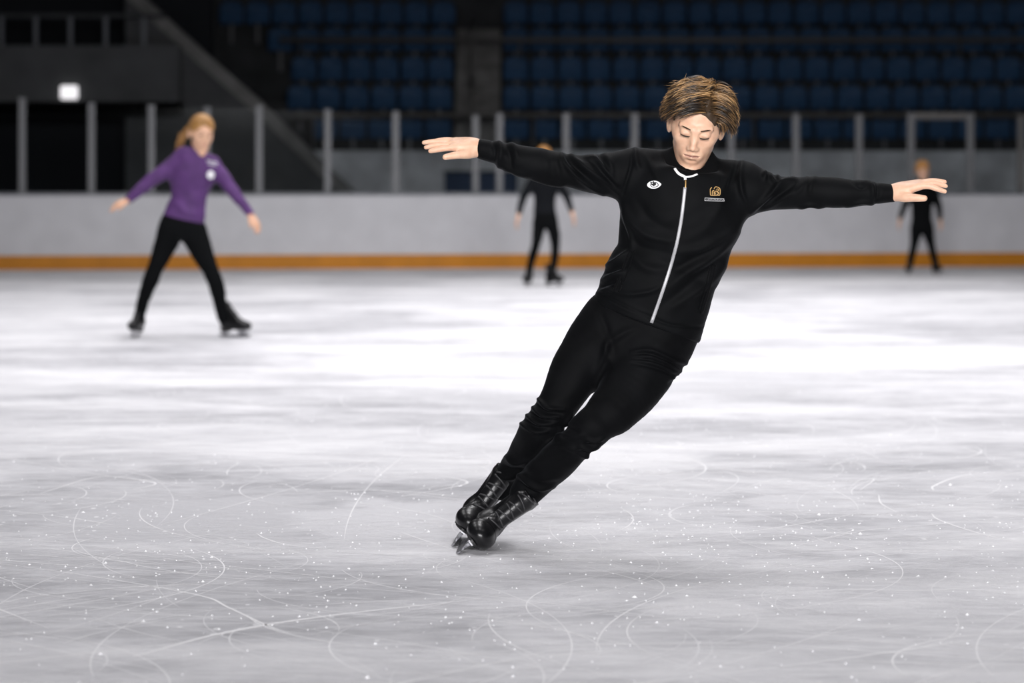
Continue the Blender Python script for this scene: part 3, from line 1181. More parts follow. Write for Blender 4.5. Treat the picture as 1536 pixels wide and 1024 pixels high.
    # loose strands over the forehead
    for k in range(30):
        xx = rng.uniform(-.040, -.012)
        p = np.array([xx, .074 + rng.uniform(-.004, .004) - 4 * xx * xx, .076])
        dx = rng.uniform(-.012, -.004)
        ln = rng.uniform(.008, .024)
        pts = [p + np.array([dx * t * 1.5, .010 * t ** .5 + .002, -ln * t]) for t in (0, .35, .7, 1)]
        lock_tube(hmb, [W(v) for v in pts], .0009, 4, .45, strand)
    # sideburns
    for sd in (-1, 1):
        for k in range(60):
            y_ = rng.uniform(.004, .030)
            p = np.array([sd * (.0735 - .25 * max(0, y_ - .01)), y_, rng.uniform(.012, .045)])
            pts = [p + np.array([sd * .002 * (1 - t), .004 * t, -.022 * t]) for t in (0, .35, .7, 1)]
            lock_tube(hmb, [W(v) for v in pts], .0011, 4, .12, strand)
    nH = len(HV)
    allV = np.vstack([HV, np.array(hmb.v)])
    allF = [tuple(q) for q in HQ.tolist()] + [tuple(i + nH for i in f) for f in hmb.f]
    build('hair', allV, allF, M['hair_main'], root, O, attrs={'strand': np.concatenate([np.full(nH, .05), np.array(strand)])})

    # ---------------- jacket
    jf = Field.uniform((-.17, 9.33, .66), (1.31, 9.80, 1.385), .0046)
    jf.limb(torso, .02, flat='e')
    jf.limb(yoke, .03)
    jf.limb(arm_l, .028)
    jf.limb(arm_r, .028)
    # shoulder points
    jf.limb([(P(951, 240, 9.56), .038, .045), (P(975, 243, 9.56), .042, .05)], .02)
    jf.limb([(P(1112, 260, 9.56), .042, .048), (P(1092, 262, 9.56), .045, .05)], .02)
    # stand collar around the neck
    ca, cb = P(1034, 262, 9.565), P(1040, 229, 9.535)
    jf.limb([(ca, .080, .082), (cb, .075, .080)], .022)
    ca2, cb2 = P(1031, 285, 9.56), P(1041, 205, 9.515)
    jf.limb([(P(1036, 243, 9.555), .050, .052), (P(1042, 200, 9.515), .074, .088)], .005, cutting=True)
    # flat hem and cuffs
    sl = tuple(slice(0, n) for n in jf.D.shape)
    X, Y, Z = jf.pts(sl)
    pa, pb, pc = P(1000, 219, 9.56), P(1072, 230, 9.56), P(1032, 270, 9.47)
    pn = np.cross(pb - pa, pc - pa)
    pn /= np.linalg.norm(pn)
    if pn[2] < 0:
        pn = -pn
    cs = jf.block(P(972, 290, 9.56) - [0, .2, 0], P(1098, 170, 9.56) + [0, .2, 0])
    cX, cY, cZ = jf.pts(cs)
    cY = np.maximum(cY, F32(9.466))
    plane_d = (cX - F32(pa[0])) * F32(pn[0]) + (cY - F32(pa[1])) * F32(pn[1]) + (cZ - F32(pa[2])) * F32(pn[2])
    oX, oY, oZ = jf.pts(cs)
    rad_d = np.sqrt((oX - F32(P(1036, 240, 9.545)[0])) ** 2 + (oY - F32(9.545)) ** 2) - F32(.098) + 0 * oZ
    jf.D[cs] = smax(jf.D[cs], -smax(-plane_d, rad_d, .01), .006)

    def plane(p, q, keep):
        a, b = P(p[0], p[1], 9.55), P(q[0], q[1], 9.55)
        t = b - a
        n = np.array([-t[2], 0, t[0]])
        n /= np.linalg.norm(n)
        if (keep - a).dot(n) > 0:
            n = -n
        return (X - F32(a[0])) * F32(n[0]) + (Z - F32(a[2])) * F32(n[2]) + Y * F32(0)
    mid_ = P(1010, 350, 9.55)
    jf.D = smax(jf.D, plane((889, 455), (1051, 516), mid_), .006)
    jf.D = smax(jf.D, plane((716, 205), (714, 240), mid_), .006)
    jf.D = smax(jf.D, plane((1344, 270), (1341, 310), mid_), .006)
    V, Q = jf.mesh()
    del jf
    V = relax(V, Q, 3, .5)
    J = []
    # sleeve on the left of the picture
    J += [([(738, 210), (742, 228), (740, 247)], -.004, 3), ([(748, 211), (752, 226), (748, 250)], .006, 4), ([(757, 214), (764, 232), (768, 258)], -.004, 4),
          ([(764, 214), (772, 222), (776, 236)], .004, 4), ([(752, 248), (770, 258), (790, 264)], .004, 4),
          ([(842, 232), (848, 246), (870, 268), (905, 292)], .006, 4), ([(850, 231), (862, 250), (900, 285)], -.006, 5),
          ([(856, 232), (876, 250), (905, 270), (928, 290)], .006, 4), ([(866, 234), (890, 242), (906, 260), (925, 284)], -.005, 5),
          ([(880, 235), (897, 240), (908, 256), (926, 276)], .006, 4), ([(898, 232), (903, 240), (915, 252)], -.005, 4), ([(908, 231), (915, 246), (920, 262)], .004, 4),
          ([(815, 226), (820, 245), (818, 268)], .002, 6), ([(832, 230), (836, 250), (842, 275)], .003, 5),
          ([(800, 270), (825, 275), (845, 278)], .004, 3)]
    # shoulder seams
    J += [([(949, 224), (946, 250), (934, 290)], -.004, 2.5), ([(952, 224), (954, 240), (958, 252)], .006, 4), ([(965, 228), (975, 245), (990, 272)], .004, 5)]
    J += [([(1113, 244), (1110, 262), (1112, 285), (1118, 300)], .007, 4), ([(1106, 246), (1100, 262), (1092, 280)], -.005, 5), ([(1099, 248), (1093, 266), (1080, 290)], .004, 5)]
    # sleeve on the right
    J += [([(1146, 257), (1147, 268)], .008, 3), ([(1153, 261), (1158, 270), (1165, 275)], .007, 3), ([(1165, 264), (1170, 273)], .006, 3),
          ([(1190, 268), (1172, 275), (1152, 295), (1126, 318)], .007, 4), ([(1200, 268), (1180, 284), (1158, 302), (1138, 317)], -.005, 5),
          ([(1186, 290), (1165, 302), (1142, 316)], .005, 4), ([(1210, 268), (1203, 280), (1195, 290)], .003, 4), ([(1222, 266), (1216, 278), (1214, 290)], .003, 4),
          ([(1278, 271), (1292, 280), (1305, 272)], -.004, 4), ([(1300, 270), (1308, 280), (1310, 295)], .005, 4), ([(1315, 273), (1316, 290), (1313, 306)], -.004, 3),
          ([(1200, 311), (1215, 307), (1235, 312)], .005, 3), ([(1310, 306), (1295, 303), (1270, 309)], .004, 3)]
    # drapes over the chest and waist
    J += [([(1118, 318), (1100, 345), (1060, 370), (1020, 378)], .006, 7), ([(1110, 335), (1080, 365), (1040, 390), (1000, 410)], -.004, 7),
          ([(1105, 350), (1070, 385), (1030, 408), (1005, 430)], .006, 7), ([(1095, 375), (1060, 405), (1020, 440), (990, 460)], -.004, 8),
          ([(1085, 400), (1055, 430), (1010, 460)], .005, 7),
          ([(932, 300), (945, 330), (970, 352), (1005, 362)], .006, 6), ([(930, 320), (940, 350), (965, 372), (1005, 380)], -.004, 7),
          ([(935, 320), (943, 345), (948, 370)], .005, 4), ([(955, 300), (975, 330), (1010, 348)], -.004, 8),
          ([(1075, 285), (1080, 310), (1060, 340), (1030, 360)], .003, 8), ([(945, 380), (970, 402), (1000, 405)], .004, 7)]
    # bunching on the short side of the waist
    J += [([(912, 398), (925, 392), (942, 378)], .009, 4), ([(908, 410), (922, 404), (938, 396)], -.006, 4), ([(905, 420), (920, 412), (934, 408)], .008, 4), ([(901, 430), (914, 424), (928, 420)], -.006, 4),
          ([(897, 440), (912, 434), (924, 436)], .006, 4), ([(918, 436), (945, 441), (975, 437), (990, 430)], .005, 4), ([(908, 447), (940, 462), (965, 470)], .003, 4)]
    J += [([(900, 438), (935, 458), (975, 475)], -.0035, 2.5), ([(975, 476), (1010, 488), (1058, 491)], -.0035, 2.5)]
    V = folds(V, Q, J, .0011)
    jk = build('jacket', V, Q, M['jersey'], root, O)
    bv = BVHTree.FromPolygons([tuple(v) for v in V], [tuple(q) for q in Q])

    def on(px, py):
        d = Vector(((px - 768) / FPX, 1, (HZ - py) / FPX))
        h = bv.ray_cast(Vector((0, 0, CAM_H)), d.normalized())
        if h[0] is None:
            return None
        n = Vector(h[1])
        if n.y > 0:
            n = -n
        return np.array(h[0]), np.array(n)

    def strip(mb, line, w, th, m=6, lift=0.0, mi=0, smoothn=True):
        pts = catmull(np.array(line, float), m)
        r = [on(*q) for q in pts]
        r = [q for q in r if q is not None]
        if len(r) < 2:
            return
        ps = np.array([q[0] for q in r])
        ns = np.array([q[1] for q in r])
        if smoothn and len(ps) > 4:
            for _ in range(2):
                ns[1:-1] = (ns[:-2] + ns[1:-1] * 2 + ns[2:]) / 4
                ps[1:-1] = (ps[:-2] + ps[1:-1] * 2 + ps[2:]) / 4
        mb.ribbon(list(ps), list(ns), w, th, lift, mi)

    mb = MB()
    strip(mb, [(1027.5, 281), (1025, 305), (1021, 335), (1014, 370), (1002, 412), (987, 456), (971, 501)], .0112, .003, 8, .001)
    zp = mb.build('zipper', M['zip'], jk, O, True)
    tag(zp, 'silver front zip with brass slider')
    mb = MB()
    strip(mb, [(1027.8, 267), (1028.5, 273), (1028, 283)], .0066, .0025, 4, .001)
    mb.build('zipper_slider', M['pull'], jk, O, True)
    mb = MB()
    strip(mb, [(1012, 253), (1016, 258.5), (1021, 262.5), (1027, 265), (1028, 270)], .0085, .0026, 4, .001)
    strip(mb, [(1028, 265.5), (1036, 265), (1046, 261.5)], .006, .0025, 4, .001)
    mb.build('collar_trim', M['white'], jk, O, True)
    # pockets
    mb = MB()
    strip(mb, [(946, 376), (936, 402), (921, 438)], .012, .003, 6, .0005)
    strip(mb, [(952, 376), (944, 402), (928, 438)], .004, .004, 6, .0005)
    mb.build('pocket_welt', M['rib'], jk, O, True)
    mb = MB()
    strip(mb, [(1071, 397), (1064, 430), (1052, 470)], .014, .003, 6, .0005)
    strip(mb, [(1064, 400), (1058, 430), (1048, 464)], .003, .004, 6, .0005)
    mb.build('pocket_welt', M['rib'], jk, O, True)

    # chest emblems, stitched on the cloth
    def disc(mb, outline, lift, th, mi=0):
        ring = [on(*q) for q in outline]
        cx = np.mean([q[0] for q in ring], 0)
        nn = np.mean([q[1] for q in ring], 0)
        nn /= np.linalg.norm(nn)
        top = [q[0] + nn * (lift + th) for q in ring]
        bot = [q[0] + nn * (lift - .002) for q in ring]
        n = len(ring)
        mb.add(top + bot + [cx + nn * (lift + th)], [(i, (i + 1) % n, 2 * n) for i in range(n)] + [(i, i + n, (i + 1) % n + n, (i + 1) % n) for i in range(n)], mi)

    def oval(cx, cy, a, b, rot=0, n=22, point=0):
        o = []
        for i in range(n):
            t = 2 * PI * i / n
            x_, y_ = a * math.cos(t), b * math.sin(t)
            if point and x_ > 0:
                y_ *= 1 - point * (x_ / a) ** 2
            o.append((cx + x_ * math.cos(rot) - y_ * math.sin(rot), cy + x_ * math.sin(rot) + y_ * math.cos(rot)))
        return o
    mb = MB()
    disc(mb, oval(981.5, 277, 10.5, 6, -.06, point=.35), .001, .0012, 0)
    strip(mb, [(975.5, 277), (978, 280), (982, 281), (986.5, 279.5), (988, 277), (985, 273.5)], .0022, .001, 4, .0030, 1)
    disc(mb, oval(980.5, 276, 4.2, 2.3, .1), .0022, .0012, 1)
    for q in ((977.2, 274.2), (980.5, 273.2), (983.3, 274.4)):
        disc(mb, oval(q[0], q[1], 1.2, 1.5), .0022, .0012, 1)
    disc(mb, oval(981, 278.6, 1.2, 1.0), .0022, .0012, 1)
    disc(mb, oval(979, 275.4, .8, .6), .0036, .0008, 0)
    eb = mb.build('chest_emblem', [M['white'], M['blackthread']], jk, O)
    tag(eb, 'white oval chest emblem with black figure')
    mb = MB()
    g = [[(1065.5, 292.5), (1065.3, 284), (1067.5, 281.3)], [(1065.5, 292.8), (1072, 293), (1079.5, 292.6)], [(1079.8, 292), (1080.2, 287), (1079.5, 283), (1076.5, 280.8), (1073, 280.5), (1071, 283)],
         [(1068.3, 292), (1068.5, 286.2)], [(1068.5, 286.5), (1071, 285.6)], [(1071.3, 292), (1071, 287)], [(1073.5, 291.5), (1072.5, 288), (1074.5, 286)], [(1074, 284), (1077, 283.6), (1077.5, 285.8), (1075, 287.5), (1077.8, 289), (1077.4, 291), (1075, 291.3)]]
    for q in g:
        strip(mb, q, .0024, .0012, 4, .0012, 0, False)
    eb = mb.build('chest_crest', M['gold'], jk, O)
    tag(eb, 'gold outlined square chest crest')
    mb = MB()
    for q in ([(1057.5, 296.8), (1071, 297.6), (1085, 298)], [(1057.5, 300.8), (1071, 301.3), (1085, 301.8)], [(1057.3, 296.6), (1057.2, 301)], [(1085.2, 297.8), (1086, 302)]):
        strip(mb, q, .0018, .001, 4, .0012, 0, False)
    for i in range(11):
        xx = 1060 + i * 2.25
        yy = 299 + i * .1
        strip(mb, [(xx, yy - .7), (xx + (.9 if i % 3 else .2), yy + .7)], .0013, .0009, 2, .0012, 0, False)
        strip(mb, [(xx, yy + .6), (xx + 1.2, yy + .6 - (i % 2) * 1.1)], .0011, .0009, 2, .0012, 0, False)
    eb = mb.build('chest_name_bar', M['silver_thread'], jk, O)
    tag(eb, 'silver outlined bar below the gold crest')

    # ---------------- trousers
    tf = Field.uniform((-.12, 9.22, .14), (.70, 10.03, .90), .0046)
    tf.limb(pelvis, .02)
    tf.limb(rear, .022)
    tf.limb(front, .022)
    V, Q = tf.mesh()
    del tf
    V = relax(V, Q, 3, .5)
    J = []
    for i in range(7):
        o_ = i * 6.0
        J.append(([(806 - o_ * .75, 597 + o_), (822 - o_ * .6, 612 + o_ * .95), (846 - o_ * .7, 614 + o_ * .9)], .006 if i % 2 == 0 else -.005, 3.2))
    for i in range(6):
        J.append(([(948, 528 + i * 3), (975 + i * 2, 526 + i * 5), (1010 + i * 1, 540 + i * 5), (1030 - i * 5, 545 + i * 6)], .0055 if i % 2 == 0 else -.005, 3.4))
    J += [([(915, 500), (905, 535), (893, 560)], .004, 5), ([(918, 545), (910, 520), (935, 500), (955, 492)], .004, 6), ([(900, 470), (912, 500), (920, 525)], -.004, 6)]
    J += [([(905, 657), (893, 662), (882, 660)], .0055, 3.2), ([(900, 664), (890, 668), (878, 667)], -.006, 3), ([(897, 670), (885, 673), (870, 670)], .0055, 3.2), ([(890, 678), (878, 679), (866, 676)], -.005, 3), ([(886, 684), (874, 684)], .004, 3)]
    J += [([(838, 652), (855, 655), (875, 652)], .004, 4), ([(818, 676), (836, 668), (856, 672), (868, 676)], .004, 5), ([(832, 640), (848, 640), (866, 646)], -.004, 4)]
    J += [([(858, 622), (850, 634), (842, 640)], .007, 3), ([(846, 640), (838, 652), (832, 660)], .006, 3)]
    J += [([(777, 711), (790, 722), (808, 731), (830, 729)], .007, 4), ([(775, 718), (788, 731), (806, 738)], -.005, 3.5), ([(790, 700), (810, 716), (840, 716)], .003, 5)]
    J += [([(742, 705), (755, 714), (775, 716)], .007, 4), ([(750, 694), (764, 704), (786, 704)], -.005, 4), ([(757, 683), (772, 694), (796, 690)], .005, 4)]
    V = folds(V, Q, J, .0010)
    build('trousers', V, Q, M['pants'], root, O)

    # ---------------- skates
    make_skate(root, O, P(687, 823, 9.59) * [1, 1, 0], (-.04, -1, 0), (.80, 0, .60), 1.08, .003, .055)
    c = P(681, 812, 9.78)
    c[2] = 0
    make_skate(root, O, c, (-.05, -1, 0), (.6, 0, .8), 1.08, .003, .055)
    return root


# ------------------------------------------------------------------ the skaters farther off
def far_skater(name, label, Y, spec, mats, h=.008):
    """spec holds the outlines of this person at distance Y"""
    O = ground(*spec['base'])
    O[1] = Y
    O[0] = (spec['base'][0] - 768) / FPX * Y
    root = empty(name, O, label, 'person')
    hp = spec['head']
    A = head_frame(hp['pitch'], hp['roll'], hp['yaw'])
    sc = hp['scale']
    hc = P(hp['px'], hp['py'], Y - .02)
    torso = sleeve(spec['tl'], spec['tr'], [Y], [spec.get('depth', .62)])
    arms = [limb_px(a, Y) for a in spec['arms']]
    legs = [limb_px(a, Y) for a in spec['legs']]
    nb = P(*spec['neck'], Y)
    # body
    allp = [c for c, _, _ in torso] + [c for a in arms + legs for c, _, _ in a] + [hc]
    hands = [hand_secs(P(w[0], w[1], Y + w[2]), np.array(f, float), np.array(t, float), spec.get('hs', 1.0)) for w, f, t in spec['hands']]
    lo = np.min(allp, 0) - .26
    hi = np.max(allp, 0) + .26
    lo[2] = max(lo[2], -.02)
    lo[1], hi[1] = Y - .32, Y + .32
    fl = Field.uniform(lo, hi, .0062)
    fl.limb(shrink(torso, .016), .04, flat='se')
    for a in arms + legs:
        fl.limb(shrink(a, .010), .04)
    fl.limb([(hc + A @ np.array([0, -.02, -.05]) * sc, .050 * sc, .05 * sc), (nb, .058, .055)], .03)
    add_head(fl, A, hc, sc, .015, closed=False)
    for hd, a in zip(hands, arms):
        fl.limb([(a[-1][0], .026, .024), (hd[0][0][0], .024, .020)], .02)
        for i, ch in enumerate(hd):
            fl.limb(ch, .010 if i % 2 == 0 else .005)
    feet = []
    for (fx, fy, fo), fd, up in spec['feet']:
        c = P(fx, fy, Y + fo)
        c[2] = spec.get('fz', {}).get((fx, fy), 0.0)
        feet.append((c, np.array(fd, float), np.array(up, float)))
    bs = spec.get('bs', 1.0)
    flx = spec.get('flex', [0, 0])
    for (c, fd, up), lg, fx_ in zip(feet, legs, flx):
        fdn = fd / np.linalg.norm(fd)
        fl.limb([(lg[-1][0], .027, .027), (c + (up * .19 - fdn * (.06 - .6 * fx_)) * bs, .022, .022), (c + (up * .12 - fdn * .055) * bs, .024 * bs, .024 * bs), (c + (up * .10 + fdn * .06) * bs, .014, .014)], .008)
    V, Q = fl.mesh()
    V = relax(V, Q, 1, .4)
    build('body', V, Q, mats['skin'], root, O, attrs={'lip': lip_mask(V, A, hc, sc)})
    face_parts(root, A, hc, sc, None, O)

    # hair
    def W(p):
        return hc + A @ (np.asarray(p, float) * sc)
    hf = Field.uniform(hc - .2 * sc, hc + .2 * sc, .006)
    sl = tuple(slice(0, n) for n in hf.D.shape)
    X, Yy, Z = hf.pts(sl)
    X, Yy, Z = X - F32(hc[0]), Yy - F32(hc[1]), Z - F32(hc[2])
    B = A / sc
    x, y, z = [X * F32(B[0, i]) + Yy * F32(B[1, i]) + Z * F32(B[2, i]) for i in range(3)]
    th_ = hp.get('hair', .012)
    d = ell(x, y, z, (0, -.018, .040), (.077 + th_, .096 + th_, .091 + th_))
    if not hp.get('away'):
        d = smax(d, -ell(x, y, z, (0, .125, -.005), (.068, .085, .078)), .012)
    d = smax(d, F32(-.03) - z + np.clip(y, -.05, .1) * F32(.5) - np.clip(-y, 0, .1) * F32(.5), .015)
    hf.D = d.astype(F32)
    HV, HQ = hf.mesh()
    hmb = MB()
    strand = []
    for k in range(760):
        th, ph = rng.uniform(-PI, PI), math.asin(rng.uniform(.0, 1))
        p, n = scalp(th, ph, th_)
        if p[1] > .03 and p[2] < .07:
            continue
        if hp.get('tail') is not None:
            g = np.array(hp['tail'], float) - p
        else:
            g = np.array([p[0] * 4, -.2 + p[1] * 2, -1.0])
        g = g / np.linalg.norm(g)
        g = g - n * min(0, 0) - n * n.dot(g)
        pts = [p]
        for i in range(4):
            q = pts[-1] + g * .014 + rng.normal(0, .0015, 3)
            e = (q - SK_C) / (SK_R + th_ + .002)
            le = np.linalg.norm(e)
            pts.append(SK_C + (q - SK_C) / le)
        lock_tube(hmb, [W(v) for v in pts], rng.uniform(.002, .004) * sc, 4, float(np.clip(.5 + rng.normal(0, .25), 0, 1)), strand)
    if hp.get('tail') is not None:
        for k in range(90):
            p0 = W(np.array(hp['tail'], float)) + rng.normal(0, .008, 3)
            ln = rng.uniform(.75, 1.05)
            wd = [P(q[0], q[1], Y + .06) for q in hp['tail_path']]
            pts = [p0] + [p0 + (w_ - wd[0]) * ln + rng.normal(0, .006 * (i + 1) * (1 if i < 2 else .6), 3) for i, w_ in enumerate(wd[1:])]
            pts = list(catmull(np.array(pts), 3))
            lock_tube(hmb, pts, .0045, 4, float(np.clip(.4 + rng.normal(0, .25), 0, 1)), strand)
    nH = len(HV)
    build('hair', np.vstack([HV, np.array(hmb.v)]), [tuple(q) for q in HQ.tolist()] + [tuple(i + nH for i in f) for f in hmb.f], mats['hair'], root, O,
          attrs={'strand': np.concatenate([np.full(nH, .35), np.array(strand)])})

    # top
    tf = Field.uniform(lo, hi, h)
    tf.limb(torso, .03, flat='se')
    for a in arms:
        tf.limb(a, .035)
    tf.limb([(nb, .066, .062), (nb + (hc - nb) * spec.get('collar', .30), .060, .058)], .02)
    V, Q = tf.mesh()
    V = relax(V, Q, 2, .5)
    V = folds(V, Q, spec.get('folds', []), .002)
    top = build(mats['top_name'], V, Q, mats['top'], root, O)
    if 'badge' in spec:
        bv = BVHTree.FromPolygons([tuple(v) for v in V], [tuple(q) for q in Q])

        def on(px, py):
            dd = Vector(((px - 768) / FPX, 1, (HZ - py) / FPX)).normalized()
            r = bv.ray_cast(Vector((0, 0, CAM_H)), dd)
            return None if r[0] is None else (np.array(r[0]), np.array(r[1]))
        mb = MB()
        cx, cy, r = spec['badge']
        ring = [on(cx + r * math.cos(2 * PI * i / 20), cy + r * 1.1 * math.sin(2 * PI * i / 20)) for i in range(20)]
        nn = np.mean([q[1] for q in ring], 0)
        nn /= np.linalg.norm(nn)
        topv = [q[0] + nn * .004 for q in ring]
        botv = [q[0] - nn * .003 for q in ring]
        cc = np.mean(topv, 0)
        mb.add(topv + botv + [cc], [(i, (i + 1) % 20, 40) for i in range(20)] + [(i, i + 20, (i + 1) % 20 + 20, (i + 1) % 20) for i in range(20)])
        o = mb.build('chest_badge', M['white'], top, O)
        tag(o, 'round white chest badge')
        mb = MB()
        for ln in spec['letters']:
            q = [on(*p) for p in ln]
            if all(v is not None for v in q):
                mb.ribbon([v[0] for v in q], [v[1] for v in q], .009, .003, .002)
        o = mb.build('shoulder_lettering', M['white'], top, O)
        tag(o, 'short line of white lettering on the shoulder')
    # trousers
    gf = Field.uniform(lo, hi, h)
    gf.limb(sleeve(spec['hl'], spec['hr'], [Y], [spec.get('depth', .62)]), .02, flat='se')
    for a in legs:
        gf.limb(a, .03)
    V, Q = gf.mesh()
    V = relax(V, Q, 2, .5)
    V = folds(V, Q, [], .002)
    build(mats['leg_name'], V, Q, mats['legs'], root, O)
    for (c, fd, up), fx_ in zip(feet, flx):
        make_skate(root, O, c, fd, up, bs, .006, fx_)
    return root


main_skater()

far_skater('skater', 'person in purple top and black leggings skating with feet wide apart, left of the others', CAM_H * FPX / (506 - HZ), dict(
    base=(275, 506), neck=(297, 231), collar=.35,
    head=dict(px=302, py=200, pitch=4, roll=6, yaw=24, scale=1.12, tail=(-.062, -.072, .052), hair=.009,
              tail_path=[(284, 190), (277, 200), (270, 213), (263, 228)]),
    tl=[(243, 326), (249, 312), (257, 294), (256, 272), (252, 250), (266, 232), (284, 221)],
    tr=[(306, 343), (308, 322), (310, 300), (316, 276), (326, 258), (325, 239), (310, 229)],
    hl=[(246, 318), (240, 335), (240, 352)], hr=[(306, 334), (309, 348), (312, 366)],
    arms=[[(272, 241, 0, 12), (251, 254, -.02, 12), (226, 271, -.04, 10), (208, 286, -.06, 8.5), (194, 298, -.07, 6.5)],
          [(319, 247, 0, 11), (333, 264, -.02, 11), (348, 285, -.04, 9.5), (361, 302, -.06, 8), (375, 319, -.07, 6.5)]],
    legs=[[(257, 344, 0, 20), (246, 372, 0, 17), (234, 400, -.03, 12.5), (224, 425, -.02, 12), (215, 450, .02, 9.5), (210, 474, .04, 8.0)],
          [(290, 350, 0, 20), (303, 378, -.02, 17), (315, 404, -.05, 12.5), (325, 430, -.04, 12), (330, 455, .0, 9.8), (335, 477, .02, 9.0)]],
    hands=[((192, 299, -.07), (-.86, -.1, -.42), (-.1, -.8, -.5)), ((376, 321, -.07), (.48, -.1, -.86), (-.5, -.8, -.2))],
    feet=[((203, 506, .03), (-.15, -1, 0), (.12, 0, 1)), ((352, 506, .02), (.92, -.45, 0), (-.1, 0, 1))],
    badge=(316, 262, 5.6), letters=[[(310 + i * 2.4, 240.5 + i * .62), (311.5 + i * 2.4, 241 + i * .62)] for i in range(7)] + [[(312 + i * 2.8, 245 + i * .75), (313.8 + i * 2.8, 245.5 + i * .75)] for i in range(5)],
    flex=[0, -.055], folds=[([(262, 300), (280, 318), (300, 322)], .006, 5), ([(312, 262), (300, 290), (280, 300)], .005, 6), ([(250, 262), (235, 270), (222, 282)], .005, 4), ([(336, 270), (345, 285), (352, 296)], .005, 4)]),
    dict(skin=M['skin_far'], hair=M['hair_fair'], top=M['purple'], top_name='sweater', legs=M['leggings'], leg_name='leggings'))

far_skater('skater', 'person in charcoal top and black trousers skating behind the outstretched arm, arms lowered', CAM_H * FPX / (430 - HZ), dict(
    base=(812, 430), neck=(816, 252), collar=.2,
    head=dict(px=816, py=237, pitch=3, roll=0, yaw=10, scale=1.0, hair=.012),
    tl=[(801, 332), (800, 318), (801, 304), (800, 290), (797, 276), (800, 264), (808, 256)],
    tr=[(835, 332), (834, 318), (833, 304), (835, 290), (836, 276), (833, 264), (825, 256)],
    hl=[(800, 318), (800, 328), (801, 340)], hr=[(835, 318), (836, 328), (836, 340)],
    arms=[[(801, 269, 0, 7.5), (793, 281, 0, 7), (785, 296, -.02, 6), (781, 309, -.05, 5), (778.5, 321, -.07, 4)],
          [(832, 269, 0, 7.5), (842, 281, 0, 7), (850, 295, -.02, 6), (854, 306, -.05, 5), (857.5, 317, -.07, 4)]],
    legs=[[(809, 336, 0, 10), (807, 350, -.02, 9), (804, 366, -.08, 7), (799, 384, -.02, 6.5), (794, 402, .08, 5), (792, 412, .12, 4.5)],
          [(827, 336, 0, 10), (831, 350, 0, 9), (833, 367, -.02, 7), (832, 386, 0, 6.5), (830, 404, .02, 5), (829, 414, .02, 4.5)]],
    hands=[((778, 323, -.07), (-.22, -.2, -.95), (-.2, -1, .1)), ((858, 319, -.07), (.25, -.2, -.95), (.2, -1, .1))],
    feet=[((790, 431, .12), (-.25, -1, 0), (.15, 0, 1)), ((831, 431, .0), (.75, -.65, 0), (0, 0, 1))],
    bs=.95), dict(skin=M['skin_far'], hair=M['hair_ginger'], top=M['charcoal'], top_name='sweatshirt', legs=M['leggings'], leg_name='trousers'))

far_skater('skater', 'small person all in black standing by the orange kick plate at the far right', CAM_H * FPX / (412 - HZ), dict(
    base=(1384, 412), neck=(1384, 271), collar=.2,
    head=dict(px=1384, py=256, pitch=2, roll=0, yaw=8, scale=.98, hair=.014),
    tl=[(1367, 342), (1367, 328), (1367, 314), (1366, 300), (1364, 288), (1367, 279), (1376, 274)],
    tr=[(1399, 342), (1398, 328), (1398, 314), (1400, 300), (1403, 288), (1401, 279), (1392, 274)],
    hl=[(1367, 330), (1366, 338), (1367, 348)], hr=[(1399, 330), (1400, 338), (1400, 348)],
    arms=[[(1367, 284, 0, 6.5), (1362, 295, 0, 6), (1357, 309, -.02, 5), (1353, 319, -.04, 4.4), (1350, 328, -.06, 3.6)],
          [(1400, 284, 0, 6.5), (1404, 295, 0, 6), (1408, 309, -.02, 5), (1409.5, 319, -.04, 4.4), (1410, 328, -.06, 3.6)]],
    legs=[[(1375, 344, 0, 9), (1373, 356, 0, 8), (1371, 368, -.02, 6.2), (1368, 382, 0, 5.8), (1366, 394, .02, 4.6), (1365, 400, .02, 4.2)],
          [(1391, 344, 0, 9), (1394, 356, 0, 8), (1397, 368, -.02, 6.2), (1400, 382, 0, 5.8), (1402, 394, .02, 4.6), (1403, 400, .02, 4.2)]],
    hands=[((1350, 329, -.06), (-.2, -.2, -.95), (-.2, -1, .1)), ((1410, 329, -.06), (.12, -.2, -.95), (.2, -1, .1))],
    feet=[((1363, 412.5, .02), (-.3, -1, 0), (0, 0, 1)), ((1405, 412.5, .02), (.35, -1, 0), (0, 0, 1))],
    bs=.85, hs=.9), dict(skin=M['skin_far'], hair=M['hair_ginger'], top=M['leggings'], top_name='sweatshirt', legs=M['leggings'], leg_name='trousers'))

# ------------------------------------------------------------------ ice
n = 2
fv = [(-19, -12, 0), (19, -12, 0), (19, 44, 0), (-19, 44, 0)]
mb = MB()
mb.add(fv, [(0, 1, 2, 3)], 0)


def scratch(c, R, a0, a1, w, mi, z):
    L = abs(a1 - a0) * R
    k = max(6, min(60, int(L / .06)))
    V, Fc = [], []
    ang = np.linspace(a0, a1, k + 1)
    drift = rng.normal(0, .05)
    for i, a in enumerate(ang):
        t = i / k
        rr = R * (1 + drift * t * t)
        ww = w * (.25 + .75 * math.sin(PI * min(1, max(0, t * .96 + .02)))) * (1 + .35 * math.sin(9 * t + 4 * drift))
        d = np.array([math.cos(a), math.sin(a), 0])
        V += [c + d * (rr - ww / 2) + [0, 0, z], c + d * (rr + ww / 2) + [0, 0, z]]
    for i in range(k):
        Fc.append((2 * i, 2 * i + 1, 2 * i + 3, 2 * i + 2))
    mb.add(V, Fc, mi)


